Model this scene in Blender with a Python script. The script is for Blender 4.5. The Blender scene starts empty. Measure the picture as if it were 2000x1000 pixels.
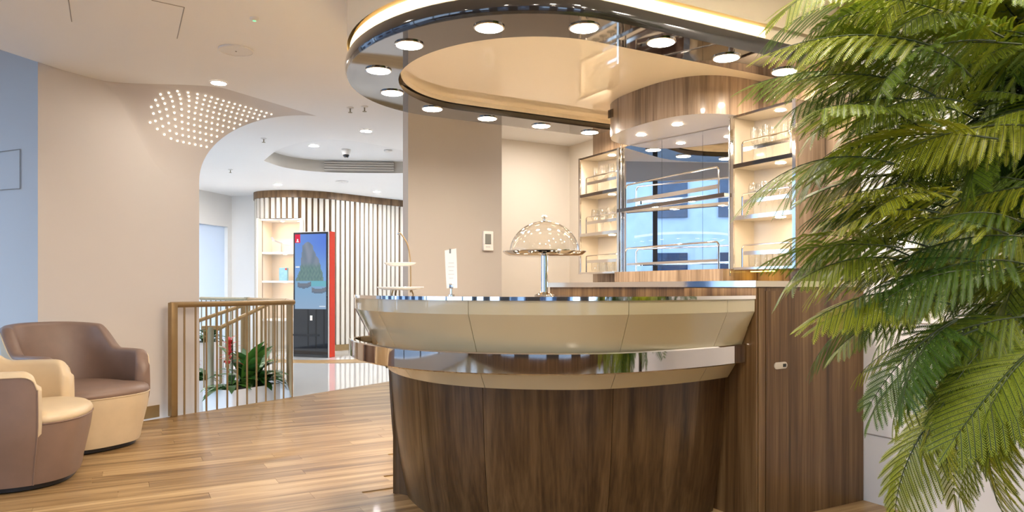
import bpy, bmesh, math, random
from mathutils import Vector, Matrix
from mathutils.geometry import tessellate_polygon
random.seed(7)
PI = math.pi
sc = bpy.context.scene
COL = sc.collection

# ------------------------------------------------------------------ camera, world, exposure
EYE = 1.14
cam_d = bpy.data.cameras.new('camera'); cam = bpy.data.objects.new('camera', cam_d); COL.objects.link(cam)
cam.location = (0, 0, EYE); cam.rotation_euler = (PI/2, 0, 0)
cam_d.sensor_width = 36; cam_d.lens = 25.2; cam_d.shift_y = 0.0305; cam_d.clip_start = 0.02
sc.camera = cam
wd = bpy.data.worlds.new('world'); sc.world = wd; wd.use_nodes = True
bg = wd.node_tree.nodes['Background']
bg.inputs[0].default_value = (0.55, 0.75, 1.0, 1); bg.inputs[1].default_value = 3.2
vs = sc.view_settings
vs.view_transform = 'Standard'; vs.look = 'None'; vs.gamma = 1.0; vs.use_curve_mapping = False
vs.exposure = 0.6
sc.cycles.max_bounces = 10
sc.cycles.transparent_max_bounces = 16
sc.cycles.caustics_reflective = True; sc.cycles.caustics_refractive = False

def portal(loc, rot, sx, sy):
    l = bpy.data.lights.new('window_portal', 'AREA'); l.shape = 'RECTANGLE'; l.size = sx; l.size_y = sy
    l.cycles.is_portal = True
    o = bpy.data.objects.new('window_portal', l); COL.objects.link(o); o.location = loc; o.rotation_euler = rot
portal((-6.25, 2.0, 1.55), (0, -PI/2, 0), 2.7, 7.6)
portal((0, -3.35, 1.5), (PI/2, 0, 0), 7.0, 2.6)

CEIL = 2.83
# local frame of the bar: s runs towards the bar wall, t runs along it
A = (.876, .482); B = (-.482, .876)
def L2(s, t): return (s*A[0]+t*B[0], s*A[1]+t*B[1])
def L3(s, t, z): x, y = L2(s, t); return Vector((x, y, z))

# ------------------------------------------------------------------ materials
M = {}
def nd(nt, typ, **kw):
    n = nt.nodes.new(typ)
    for k, v in kw.items(): setattr(n, k, v)
    return n
def base(name):
    m = bpy.data.materials.new(name); m.use_nodes = True
    nt = m.node_tree; p = nt.nodes['Principled BSDF']; M[name] = m
    return m, nt, p
def mat(name, col, rough=.5, metal=0, coat=0, var=.04, nscale=6, bump=0, bscale=200, spec=.5, trans=0):
    m, nt, p = base(name)
    p.inputs['Roughness'].default_value = rough; p.inputs['Metallic'].default_value = metal
    p.inputs['Coat Weight'].default_value = coat; p.inputs['Coat Roughness'].default_value = .03
    p.inputs['Specular IOR Level'].default_value = spec
    tc = nd(nt, 'ShaderNodeTexCoord'); no = nd(nt, 'ShaderNodeTexNoise')
    no.inputs['Scale'].default_value = nscale; no.inputs['Detail'].default_value = 4
    nt.links.new(tc.outputs['Object'], no.inputs['Vector'])
    r = nd(nt, 'ShaderNodeValToRGB')
    r.color_ramp.elements[0].position = .3; r.color_ramp.elements[1].position = .7
    r.color_ramp.elements[0].color = [c*(1-var) for c in col]+[1]; r.color_ramp.elements[1].color = [min(1, c*(1+var)) for c in col]+[1]
    nt.links.new(no.outputs['Fac'], r.inputs['Fac']); nt.links.new(r.outputs['Color'], p.inputs['Base Color'])
    if bump:
        n2 = nd(nt, 'ShaderNodeTexNoise'); n2.inputs['Scale'].default_value = bscale
        nt.links.new(tc.outputs['Object'], n2.inputs['Vector'])
        b = nd(nt, 'ShaderNodeBump'); b.inputs['Strength'].default_value = bump; b.inputs['Distance'].default_value = .002
        nt.links.new(n2.outputs['Fac'], b.inputs['Height']); nt.links.new(b.outputs['Normal'], p.inputs['Normal'])
    return m
def emit(name, col, strength, sample=True):
    m, nt, p = base(name)
    nt.nodes.remove(p); e = nd(nt, 'ShaderNodeEmission')
    e.inputs[0].default_value = (*col, 1); e.inputs[1].default_value = strength
    nt.links.new(e.outputs[0], nt.nodes['Material Output'].inputs[0])
    if not sample: m.cycles.emission_sampling = 'NONE'
    return m
def thin_glass(name, tint=(1, 1, 1), gl=1.0, rough=0.0):
    m, nt, p = base(name); nt.nodes.remove(p)
    t = nd(nt, 'ShaderNodeBsdfTransparent'); t.inputs[0].default_value = (*tint, 1)
    g = nd(nt, 'ShaderNodeBsdfGlossy'); g.inputs['Roughness'].default_value = rough
    f = nd(nt, 'ShaderNodeLayerWeight'); f.inputs[0].default_value = .5
    pw_ = nd(nt, 'ShaderNodeMath', operation='POWER'); pw_.inputs[1].default_value = 4.0
    nt.links.new(f.outputs['Facing'], pw_.inputs[0])
    mu = nd(nt, 'ShaderNodeMath', operation='MULTIPLY_ADD', use_clamp=True); mu.inputs[1].default_value = .62*gl; mu.inputs[2].default_value = .045*gl
    nt.links.new(pw_.outputs[0], mu.inputs[0])
    x = nd(nt, 'ShaderNodeMixShader')
    nt.links.new(mu.outputs[0], x.inputs[0]); nt.links.new(t.outputs[0], x.inputs[1]); nt.links.new(g.outputs[0], x.inputs[2])
    nt.links.new(x.outputs[0], nt.nodes['Material Output'].inputs[0])
    return m
def wood(name, stops, scale, rot=0, rough=.35, coat=0, spec=.3, rnd=0, fine=8, bump=.15, distort=1.2):
    """streaky grain: 'scale' squeezes the noise along the grain; 'rnd' shifts tone per object"""
    m, nt, p = base(name)
    p.inputs['Roughness'].default_value = rough; p.inputs['Coat Weight'].default_value = coat; p.inputs['Coat Roughness'].default_value = .06
    p.inputs['Specular IOR Level'].default_value = spec
    tc = nd(nt, 'ShaderNodeTexCoord'); rt = nd(nt, 'ShaderNodeMapping'); rt.inputs['Rotation'].default_value = (0, 0, rot)
    mp = nd(nt, 'ShaderNodeMapping'); mp.inputs['Scale'].default_value = scale
    oi = nd(nt, 'ShaderNodeObjectInfo'); ad = nd(nt, 'ShaderNodeVectorMath', operation='ADD')
    cx = nd(nt, 'ShaderNodeCombineXYZ'); mm = nd(nt, 'ShaderNodeMath', operation='MULTIPLY'); mm.inputs[1].default_value = 37.0
    nt.links.new(oi.outputs['Random'], mm.inputs[0])
    for k in range(3): nt.links.new(mm.outputs[0], cx.inputs[k])
    nt.links.new(tc.outputs['Object'], rt.inputs[0]); nt.links.new(rt.outputs[0], mp.inputs[0])
    nt.links.new(mp.outputs[0], ad.inputs[0]); nt.links.new(cx.outputs[0], ad.inputs[1])
    n1 = nd(nt, 'ShaderNodeTexNoise'); n1.inputs['Scale'].default_value = 1; n1.inputs['Detail'].default_value = 6; n1.inputs['Distortion'].default_value = distort
    n1.inputs['Roughness'].default_value = .62
    n2 = nd(nt, 'ShaderNodeTexNoise'); n2.inputs['Scale'].default_value = fine; n2.inputs['Detail'].default_value = 3
    nt.links.new(ad.outputs[0], n1.inputs['Vector']); nt.links.new(ad.outputs[0], n2.inputs['Vector'])
    a1 = nd(nt, 'ShaderNodeMath', operation='MULTIPLY_ADD'); a1.inputs[1].default_value = .45; 
    nt.links.new(n2.outputs['Fac'], a1.inputs[0]); nt.links.new(n1.outputs['Fac'], a1.inputs[2])
    a2 = nd(nt, 'ShaderNodeMath', operation='MULTIPLY_ADD'); a2.inputs[1].default_value = rnd
    nt.links.new(oi.outputs['Random'], a2.inputs[0]); nt.links.new(a1.outputs[0], a2.inputs[2])
    sb = nd(nt, 'ShaderNodeMath', operation='SUBTRACT'); sb.inputs[1].default_value = .225+rnd*.5
    nt.links.new(a2.outputs[0], sb.inputs[0])
    r = nd(nt, 'ShaderNodeValToRGB'); cr = r.color_ramp
    cr.elements[0].position = stops[0][0]; cr.elements[0].color = (*stops[0][1], 1)
    cr.elements[1].position = stops[-1][0]; cr.elements[1].color = (*stops[-1][1], 1)
    for q, c in stops[1:-1]:
        e = cr.elements.new(q); e.color = (*c, 1)
    nt.links.new(sb.outputs[0], r.inputs['Fac']); nt.links.new(r.outputs['Color'], p.inputs['Base Color'])
    b = nd(nt, 'ShaderNodeBump'); b.inputs['Strength'].default_value = bump; b.inputs['Distance'].default_value = .001
    nt.links.new(n2.outputs['Fac'], b.inputs['Height']); nt.links.new(b.outputs['Normal'], p.inputs['Normal'])
    return m
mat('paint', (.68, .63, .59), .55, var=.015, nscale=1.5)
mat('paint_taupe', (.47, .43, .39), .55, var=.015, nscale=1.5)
mat('paint_white', (.84, .82, .79), .5, var=.015, nscale=1.5)
mat('paint_grey', (.66, .64, .63), .55, var=.015, nscale=1.5)
mat('paint_cream', (.84, .78, .69), .5, var=.015, nscale=1.5)
mat('ceiling_paint', (.91, .90, .885), .6, var=.01, nscale=1.2)
mat('ceiling_white', (.84, .83, .82), .6, var=.01, nscale=1.2)
mat('recess_grey', (.52, .48, .42), .6, var=.02)
mat('gloss_cream', (.96, .83, .60), .04, coat=.6, var=.01, nscale=.8)
mat('drum_paint', (.82, .69, .49), .45, var=.02, nscale=1.5)
mat('lacquer', (.545, .47, .30), .16, coat=.7, var=.02, nscale=1.2)
mat('lacquer_inner', (.66, .58, .46), .3, coat=.3, var=.02, nscale=2)
mat('chrome', (.80, .77, .74), .045, metal=1, var=.01)
mat('rail_chrome', (.60, .56, .53), .04, metal=1, var=.01)
mat('bright_chrome', (.86, .84, .81), .06, metal=1, var=.01)
mat('dark_chrome', (.26, .23, .21), .035, metal=1, var=.02)
mat('ring_mirror', (.17, .152, .14), .03, metal=1, var=.02)
mat('dark_gloss', (.030, .023, .018), .10, coat=.8, var=.05)
mat('black', (.012, .012, .014), .35, var=.05)
mat('black_gloss', (.015, .017, .022), .06, coat=.5, var=.05)
mat('mirror', (.90, .90, .90), .0, metal=1, var=.003)
mat('brass_paint', (.31, .20, .085), .38, metal=.35, var=.06, nscale=12)
mat('brass_shade', (.30, .27, .18), .4, metal=.3, var=.06, nscale=12)
mat('red', (.62, .04, .008), .5, spec=.2, var=.03)
mat('white_plastic', (.82, .80, .77), .35, var=.02)
mat('lcd', (.22, .23, .22), .2, var=.05)
mat('tile_white', (.82, .83, .83), .07, coat=.4, var=.01, nscale=2)
mat('groove', (.34, .31, .28), .7, var=.05)
mat('leather_brown', (.225, .145, .108), .42, var=.06, nscale=10, bump=.12, bscale=600)
mat('leather_cream', (.64, .50, .32), .40, var=.04, nscale=10, bump=.10, bscale=600)
mat('porcelain', (.85, .82, .76), .15, coat=.5, var=.01)
mat('paper', (.86, .85, .83), .6, var=.01)
mat('paper_grey', (.60, .59, .58), .6, var=.02)
mat('planter_white', (.80, .78, .78), .4, var=.02)
mat('soil', (.03, .02, .014), .9, var=.4, nscale=40)
mat('dark_carpet', (.05, .055, .075), .9, var=.15, nscale=60)
mat('leaf_dark', (.035, .12, .02), .35, var=.35, nscale=9)
mat('leaf_mid', (.09, .24, .035), .35, var=.3, nscale=9)
mat('bract_red', (.55, .035, .03), .4, var=.2, nscale=14)
mat('stem_green', (.035, .055, .014), .5, var=.2)
mat('bark', (.10, .07, .045), .8, var=.3, nscale=20, bump=.5, bscale=60)
mat('slat_paint', (.72, .66, .57), .5, var=.02)
mat('model_grey', (.55, .52, .55), .3, var=.03)
mat('box_blue', (.30, .56, .68), .5, var=.12, nscale=18)
mat('facade', (.42, .50, .60), .8, var=.1, nscale=2)
mat('facade_white', (.66, .72, .80), .8, var=.05, nscale=2)
mat('facade_glass', (.03, .05, .09), .08, var=.2, nscale=3)
mat('asphalt', (.14, .15, .17), .9, var=.15, nscale=4)
mat('mullion', (.05, .05, .055), .4, var=.05)
mat('skin_blind', (.86, .88, .92), .8, var=.01)
thin_glass('glass', (.988, .99, .985), 1.7)
thin_glass('dome_glass', (.97, .96, .93), 1.8)
thin_glass('window_glass', (.95, .97, 1.0), .8)
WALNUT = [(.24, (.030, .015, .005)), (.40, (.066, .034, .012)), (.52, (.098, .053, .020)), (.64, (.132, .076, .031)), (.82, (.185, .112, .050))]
wood('walnut', WALNUT, (12, 12, .34), rot=-math.radians(28.8), rough=.32, coat=.12, rnd=.04, fine=6, distort=.7)
wood('walnut_lit', [(q_, tuple(c_*1.6 for c_ in col_)) for q_, col_ in WALNUT], (12, 12, .34), rot=-math.radians(28.8), rough=.34, coat=.12, rnd=.04, fine=6, distort=.7)  # same walnut, lightened in colour for the brighter light on the back counter
wood('walnut_light', [(.28, (.10, .065, .042)), (.45, (.24, .165, .105)), (.58, (.34, .245, .165)), (.78, (.46, .345, .24))], (9, 9, .40), rot=-math.radians(28.8), rough=.30, coat=.35, rnd=.03, fine=6, distort=.7)
wood('fascia_wood', [(.3, (.10, .055, .025)), (.55, (.20, .115, .055)), (.75, (.28, .17, .085))], (9, 9, .7), rough=.4, rnd=.03)
OAK = [(.24, (.135, .070, .024)), (.40, (.235, .138, .055)), (.54, (.365, .230, .102)), (.74, (.52, .36, .18))]
wood('oak', OAK, (.55, 11, 1), rot=-math.radians(28.8), rough=.34, coat=.03, rnd=.17, fine=4, bump=.08, distort=.8)
emit('lamp_ring', (1, .86, .70), 190)
emit('lamp_room', (1, .89, .77), 225)
emit('alcove_fill', (1, .90, .80), 330)
emit('lamp_far', (1, .97, .95), 430)
emit('lamp_niche', (1, .58, .25), 75)
emit('lamp_small', (1, .80, .55), 75)
emit('led_strip', (1, .72, .32), 4.5)
emit('led_amber', (1, .62, .10), 9)
emit('dot_light', (1, .87, .68), 2.0, False)
emit('green_led', (.2, 1, .35), 1.2, False)
# translucent roller blind
m, nt, p = base('blind'); nt.nodes.remove(p)
d1 = nd(nt, 'ShaderNodeBsdfDiffuse'); d1.inputs[0].default_value = (.85, .86, .88, 1)
d2 = nd(nt, 'ShaderNodeBsdfTranslucent'); d2.inputs[0].default_value = (.85, .88, .92, 1)
mx = nd(nt, 'ShaderNodeMixShader'); mx.inputs[0].default_value = .55
nt.links.new(d1.outputs[0], mx.inputs[1]); nt.links.new(d2.outputs[0], mx.inputs[2]); nt.links.new(mx.outputs[0], nt.nodes['Material Output'].inputs[0])
# feathery fern leaf: tone per frond, a little light passing through
m, nt, p = base('fern'); p.inputs['Roughness'].default_value = .45
oi = nd(nt, 'ShaderNodeObjectInfo'); r = nd(nt, 'ShaderNodeValToRGB'); cr = r.color_ramp
cr.elements[0].color = (.055, .14, .012, 1); cr.elements[1].color = (.42, .44, .025, 1)
e = cr.elements.new(.45); e.color = (.20, .28, .018, 1)
nt.links.new(oi.outputs['Random'], r.inputs[0]); nt.links.new(r.outputs[0], p.inputs['Base Color'])
tl = nd(nt, 'ShaderNodeBsdfTranslucent'); nt.links.new(r.outputs[0], tl.inputs[0])
mx = nd(nt, 'ShaderNodeMixShader'); mx.inputs[0].default_value = .25
nt.links.new(p.outputs[0], mx.inputs[1]); nt.links.new(tl.outputs[0], mx.inputs[2]); nt.links.new(mx.outputs[0], nt.nodes['Material Output'].inputs[0])
mat('fern_inner_shade', (.05, .10, .012), .5, var=.5, nscale=3)  # dark leaf colour stands in for the shade deep inside the plant
# kiosk picture, colours held per face
m, nt, p = base('screen_picture'); nt.nodes.remove(p)
at = nd(nt, 'ShaderNodeAttribute'); at.attribute_name = 'picture'
e = nd(nt, 'ShaderNodeEmission'); e.inputs[1].default_value = .85
nt.links.new(at.outputs['Color'], e.inputs[0]); nt.links.new(e.outputs[0], nt.nodes['Material Output'].inputs[0])
m.cycles.emission_sampling = 'NONE'

# ------------------------------------------------------------------ mesh helpers
class MB:
    def __init__(s): s.v = []; s.f = []
    def add(s, vs_, fs):
        o = len(s.v); s.v += [tuple(v) for v in vs_]; s.f += [tuple(i+o for i in f) for f in fs]; return s
    def box(s, c, d, ang=0, bev=0):
        bm = bmesh.new(); bmesh.ops.create_cube(bm, size=1)
        bmesh.ops.scale(bm, vec=d, verts=bm.verts)
        if bev: bmesh.ops.bevel(bm, geom=list(bm.edges), offset=bev, segments=2, affect='EDGES', profile=.5)
        bm.transform(Matrix.Translation(c) @ Matrix.Rotation(ang, 4, 'Z'))
        bm.verts.index_update()
        s.add([v.co for v in bm.verts], [[v.index for v in f.verts] for f in bm.faces]); bm.free(); return s
    def prism(s, poly, z0, z1):
        n = len(poly); area = sum(poly[i][0]*poly[(i+1) % n][1]-poly[(i+1) % n][0]*poly[i][1] for i in range(n))
        if area < 0: poly = poly[::-1]
        vs_ = [(x, y, z0) for x, y in poly]+[(x, y, z1) for x, y in poly]
        fs = [(i, (i+1) % n, n+(i+1) % n, n+i) for i in range(n)]
        if n <= 4: tri = [tuple(range(n))]
        else: tri = tessellate_polygon([[Vector((x, y, 0)) for x, y in poly]])
        for t in tri:
            a = sum(poly[t[i]][0]*poly[t[(i+1) % len(t)]][1]-poly[t[(i+1) % len(t)]][0]*poly[t[i]][1] for i in range(len(t)))
            if a < 0: t = tuple(t)[::-1]
            fs.append(tuple(n+i for i in t)); fs.append(tuple(t)[::-1])
        return s.add(vs_, fs)
    def tube(s, pts, r, n=8, closed=False):
        pts = [Vector(p) for p in pts]; k = len(pts); rings = []
        up = None
        for i, p in enumerate(pts):
            if closed: t = pts[(i+1) % k]-pts[i-1]
            else: t = pts[min(i+1, k-1)]-pts[max(i-1, 0)]
            t.normalize()
            if up is None:
                up = Vector((0, 0, 1)) if abs(t.z) < .9 else Vector((1, 0, 0))
            x = (up-t*up.dot(t))
            if x.length < 1e-5: x = t.orthogonal()
            x.normalize(); up = x; y = t.cross(x)
            rr = r[i] if isinstance(r, (list, tuple)) else r
            rings.append([p+x*(rr*math.cos(2*PI*j/n))+y*(rr*math.sin(2*PI*j/n)) for j in range(n)])
        return s.loft(rings, True, closed, not closed)
    def loft(s, rings, wrap=True, closed=False, caps=False):
        n = len(rings[0]); k = len(rings); vs_ = [p for r in rings for p in r]; fs = []
        for i in range(k if closed else k-1):
            for j in range(n if wrap else n-1):
                a = i*n+j; b = i*n+(j+1) % n; c = ((i+1) % k)*n+(j+1) % n; d = ((i+1) % k)*n+j
                fs.append((a, b, c, d))
        if caps: fs.append(tuple(range(n))[::-1]); fs.append(tuple((k-1)*n+j for j in range(n)))
        return s.add(vs_, fs)
    def lathe(s, prof, c=(0, 0, 0), n=20):
        rings = [[(c[0]+r*math.cos(2*PI*j/n), c[1]+r*math.sin(2*PI*j/n), c[2]+z) for j in range(n)] for r, z in prof]
        return s.loft(rings, True, False, False)
    def disc(s, c, r, n=20, down=True):
        vs_ = [(c[0]+r*math.cos(2*PI*j/n), c[1]+r*math.sin(2*PI*j/n), c[2]) for j in range(n)]
        return s.add(vs_, [tuple(range(n))[::-1] if down else tuple(range(n))])
    def mesh(s, name, m, smooth=40):
        me = bpy.data.meshes.new(name); me.from_pydata(s.v, [], s.f); me.materials.append(M[m])
        bm = bmesh.new(); bm.from_mesh(me); bmesh.ops.remove_doubles(bm, verts=bm.verts, dist=1e-6)
        bm.to_mesh(me); bm.free()
        if smooth:
            me.shade_smooth(); me.set_sharp_from_angle(angle=math.radians(smooth))
        me.update(); return me
    def build(s, name, m, parent=None, smooth=40):
        o = bpy.data.objects.new(name, s.mesh(name, m, smooth)); COL.objects.link(o)
        if parent is not None: attach(o, parent)
        return o
WL = {}
def attach(o, parent):
    """parent a mesh that was modelled in room coordinates"""
    o.parent = parent; o.matrix_parent_inverse = WL.get(parent.name, Matrix.Identity(4)).inverted()
def tag(o, label=None, cat=None, group=None, kind=None):
    if label: o['label'] = label
    if cat: o['category'] = cat
    if group: o['group'] = group
    if kind: o['kind'] = kind
    return o
def thing(name, label, cat, loc=(0, 0, 0), rz=0, group=None, kind=None, local=False):
    o = bpy.data.objects.new(name, None); COL.objects.link(o); o.location = loc; o.rotation_euler = (0, 0, rz)
    o.empty_display_size = .1
    if not local: WL[o.name] = Matrix.Translation(loc) @ Matrix.Rotation(rz, 4, 'Z')
    return tag(o, label, cat, group, kind)
def copy_tree(o, parent=None):
    c = o.copy(); COL.objects.link(c)
    if parent is not None: c.parent = parent
    for ch in o.children: copy_tree(ch, c)
    return c
def clip(poly, p, n):
    """keep the side of the line through p to which n points"""
    out = []
    for i in range(len(poly)):
        a, b = poly[i], poly[(i+1) % len(poly)]
        da = (a[0]-p[0])*n[0]+(a[1]-p[1])*n[1]; db = (b[0]-p[0])*n[0]+(b[1]-p[1])*n[1]
        if da >= 0: out.append(a)
        if (da >= 0) != (db >= 0):
            k = da/(da-db); out.append((a[0]+(b[0]-a[0])*k, a[1]+(b[1]-a[1])*k))
    return out
def catmull(P, m=12):
    out = []
    for i in range(len(P)-1):
        p0 = Vector(P[max(i-1, 0)]); p1 = Vector(P[i]); p2 = Vector(P[i+1]); p3 = Vector(P[min(i+2, len(P)-1)])
        for k in range(m):
            t = k/m
            out.append(.5*((2*p1)+(p2-p0)*t+(2*p0-5*p1+4*p2-p3)*t*t+(3*p1-p0-3*p2+p3)*t**3))
    out.append(Vector(P[-1])); return out
def resample(P, n):
    P = [Vector(p) for p in P]; d = [0]
    for i in range(1, len(P)): d.append(d[-1]+(P[i]-P[i-1]).length)
    out = []; j = 0
    for k in range(n):
        q = d[-1]*k/(n-1)
        while j < len(P)-2 and d[j+1] < q: j += 1
        f = (q-d[j])/max(d[j+1]-d[j], 1e-9); out.append(P[j].lerp(P[j+1], f))
    return out
def relax(P, it):
    P = [p.copy() for p in P]
    for _ in range(it):
        P = [P[0]]+[(P[i-1]+P[i]*2+P[i+1])/4 for i in range(1, len(P)-1)]+[P[-1]]
    return P
def normals2(P):
    """normals pointing left of travel"""
    out = []
    for i in range(len(P)):
        t = P[min(i+1, len(P)-1)]-P[max(i-1, 0)]; out.append(Vector((-t.y, t.x)).normalized())
    return out
def sstep(x): x = max(0, min(1, x)); return x*x*(3-2*x)

# ------------------------------------------------------------------ floor
E0 = (-2.99, 6.28); E1 = (-2.27, 7.40)           # floor edge along the stairwell, runs on as the tile joint
ed = Vector((E1[0]-E0[0], E1[1]-E0[1])).normalized(); en = (ed.y, -ed.x)     # en points to the bar side
WA0 = Vector((-3.585, 5.42)); WD = Vector((.464, .886)); WN = Vector((.886, -.464)); WLEN = 1.4335
WA1 = WA0+WD*WLEN
def on_edge(k): return (E0[0]+ed.x*k, E0[1]+ed.y*k)
floor = MB()
far_edge = on_edge(9); near_edge = on_edge(-.55)
floor.prism([(-6.3, -3.5), (5.5, -3.5), (5.5, 12), far_edge, E0, near_edge, (-6.3, 6.35)], -.12, 0)
fo = floor.build('floor', 'oak', smooth=0); tag(fo, 'light oak plank floor of the lounge', kind='structure')
pw = .132; cnt = 0
row = 0; t = 2.3
while t < 8.6:
    s = -2.6-random.random()*1.2
    while s < 3.6:
        ln = random.choice((1.0, 1.2, 1.2, 1.45))
        q = [(s+.0008, t+.0008), (s+ln-.0008, t+.0008), (s+ln-.0008, t+pw-.0008), (s+.0008, t+pw-.0008)]
        s += ln
        w = [L2(*c) for c in q]
        cx_, cy_ = sum(c[0] for c in w)/4, sum(c[1] for c in w)/4
        u = 1000+1400*cx_/max(cy_, .3); v = 561+1596/max(cy_, .3)
        if u < -260 or u > 900 or v > 1150 or cy_ < .5: continue
        w = clip(w, E0, en)
        if len(w) >= 3: w = clip(w, WA0, WN) if cx_ < -2.5 else w
        if len(w) < 3 or cnt >= 300: continue
        MB().prism(w, 0, .006).build('plank', 'oak', fo, smooth=0); cnt += 1
    t += pw; row += 1
# white glossy tile beyond the joint, a wood inlay band and the tile under the kiosk
C0 = (-2.72, 8.75)
tl_ = MB(); tl_.prism([E1, on_edge(4.5), (1.5, 11.0), (1.2, 17), (-2.5, 17), (-7, 17), (-7, 11.2), (-4.6, 10.6), (-3.6, 9.75), C0], -.12, 0)
tag(tl_.build('floor_tile', 'tile_white', smooth=0), 'glossy white tile floor between stair and kiosk', kind='structure')
band = catmull([(-4.9, 11.05), (-3.6, 10.85), (-2.6, 10.75), (-1.4, 11.1), (-.2, 11.8)], 8)
band2 = catmull([(-4.9, 11.7), (-3.8, 11.35), (-2.9, 11.2), (-1.6, 11.75), (-.5, 12.5)], 8)
ib = MB(); ib.prism([(p.x, p.y) for p in band]+[(p.x, p.y) for p in band2[::-1]], 0, .004)
tag(ib.build('trim_1', 'oak', smooth=0), 'curved oak inlay band in the white tile floor', kind='structure')

# ------------------------------------------------------------------ ceiling with the raised lens-shaped recess
def ceil_at(u, v): Y = 1400*(CEIL-EYE)/(EYE_V-v); return ((u-1000)/1400*Y, Y)
EYE_V = 561
CE0 = (-3.496, 5.593); CE1 = (-3.64, 5.10)
cd = Vector((CE1[0]-CE0[0], CE1[1]-CE0[1])).normalized()
edge_end = (CE0[0]+cd.x*9.4, CE0[1]+cd.y*9.4)
near = catmull([ceil_at(515, 314), ceil_at(545, 292), ceil_at(600, 276), ceil_at(660, 273), ceil_at(730, 282), ceil_at(810, 300)], 8)
farc = catmull([ceil_at(515, 314), ceil_at(560, 328), ceil_at(630, 336), ceil_at(720, 338), ceil_at(810, 338)], 8)
hole = [(p.x, p.y) for p in near]+[(p.x, p.y) for p in farc[:0:-1]]
outer_c = [edge_end, (5.5, -3.5), (5.5, 17), (-7, 17), (-7, 7.2), (-3.78, 6.2), CE0]
cm = MB()
polys = [[Vector((x, y, 0)) for x, y in outer_c], [Vector((x, y, 0)) for x, y in hole]]
flat = outer_c+hole
cm.add([(x, y, CEIL) for x, y in flat]+[(x, y, CEIL+.12) for x, y in flat], [])
n0 = len(flat)
for tr in tessellate_polygon(polys):
    a = sum(flat[tr[i]][0]*flat[tr[(i+1) % 3]][1]-flat[tr[(i+1) % 3]][0]*flat[tr[i]][1] for i in range(3))
    tr = tuple(tr) if a < 0 else tuple(tr)[::-1]
    cm.f.append(tr); cm.f.append(tuple(n0+i for i in tr[::-1]))
no_ = len(outer_c)
for i in range(no_): cm.f.append((i, (i+1) % no_, n0+(i+1) % no_, n0+i))
tag(cm.build('ceiling', 'ceiling_paint', smooth=0), 'smooth off-white plasterboard ceiling', kind='structure')
rc = MB(); h = len(hole); RZ = CEIL+.17
rc.add([(x, y, CEIL) for x, y in hole]+[(x, y, RZ) for x, y in hole], [(i, (i+1) % h, h+(i+1) % h, h+i) for i in range(h)])
tag(rc.build('trim_2', 'recess_grey', smooth=60), 'curved taupe side of the ceiling recess', kind='structure')
tag(MB().prism(hole, RZ, RZ+.05).build('ceiling_recess', 'ceiling_white', smooth=0), 'white raised panel inside the lens-shaped ceiling recess', kind='structure')
tag(MB().prism([edge_end, CE0, (-3.78, 6.2), (-6.6, 6.4), (-6.6, -3.6)], 3.3, 3.4).build('ceiling_slot', 'ceiling_white', smooth=0), 'higher ceiling over the window side', kind='structure')
st = MB(); st.prism([edge_end, CE0, (CE0[0]+.05, CE0[1]), (edge_end[0]+.05, edge_end[1])], CEIL+.12, 3.3)
tag(st.build('trim_3', 'paint_grey', smooth=0), 'vertical step where the ceiling drops', kind='structure')

# ------------------------------------------------------------------ walls
def wall(name, p, q, z0, z1, th, m, label, side=1):
    d = Vector((q[0]-p[0], q[1]-p[1])).normalized(); n = Vector((-d.y, d.x))*side*th
    o = MB().prism([p, q, (q[0]+n.x, q[1]+n.y), (p[0]+n.x, p[1]+n.y)], z0, z1).build(name, m, smooth=0)
    return tag(o, label, kind='structure')
w1 = MB().prism([tuple(WA0), tuple(WA1), tuple(WA1-WN*.22), (-3.655, 5.60)], -1.8, 3.3).build('wall_left', 'paint', smooth=0)
tag(w1, 'pale pink-beige wall that curves into the ceiling', kind='structure')
# skirting of the left wall
tag(wall('baseboard_left', tuple(WA0+WN*.012), tuple(WA0+WD*(WLEN-.42)+WN*.012), 0, .105, .02, 'brass_paint', 'gold skirting board along the pale wall'))
# cove that flares from the wall into the ceiling
def cove_r(u): return .70*sstep((u-.46)/.68)
def cove_pt(u, th):
    r = max(cove_r(u), .001)
    p = WA0+WD*u+WN*(r*(1-math.cos(th))+.0008)
    return Vector((p.x, p.y, CEIL-.0004-r+r*math.sin(th)))
cv = MB(); NU, NT = 44, 22; rings = []
for i in range(NU+1):
    ring = []
    for j in range(NT+1):
        th = PI/2*j/NT; ue = WLEN+.80*(1-math.cos(th))**1.05
        ring.append(cove_pt(.46+(ue-.46)*i/NU, th))
    rings.append(ring)
cv.loft(rings, wrap=False)
cove = cv.build('trim_4', 'paint', smooth=60); tag(cove, 'flared plaster cove pierced by small round lights', kind='structure')
dot = MB(); dot.lathe([(0, .004), (.0085, .004), (.0095, 0)], n=10)
dm = dot.mesh('light_dot', 'dot_light'); nd_ = 0
for i in range(26):
    for j in range(12):
        u = .83+i*.062+(j % 2)*.031; th = math.radians(27+j*5.0)
        r = cove_r(u); ue = WLEN+.80*(1-math.cos(th))**1.05
        zz = cove_pt(u, th).z
        if u > ue-.03 or u > 1.86 or zz < 2.44 or zz > 2.805: continue
        if u < .83+.004*abs(j-5)**1.6: continue
        p0 = cove_pt(u, th); nn = (cove_pt(u+.01, th)-p0).cross(cove_pt(u, th+.01)-p0).normalized()
        if nn.z > 0: nn = -nn
        o = bpy.data.objects.new('light_dot', dm); COL.objects.link(o); o.parent = cove; nd_ += 1
        o.matrix_local = Matrix.Translation(p0+nn*.006) @ nn.to_track_quat('Z', 'Y').to_matrix().to_4x4()
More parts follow.
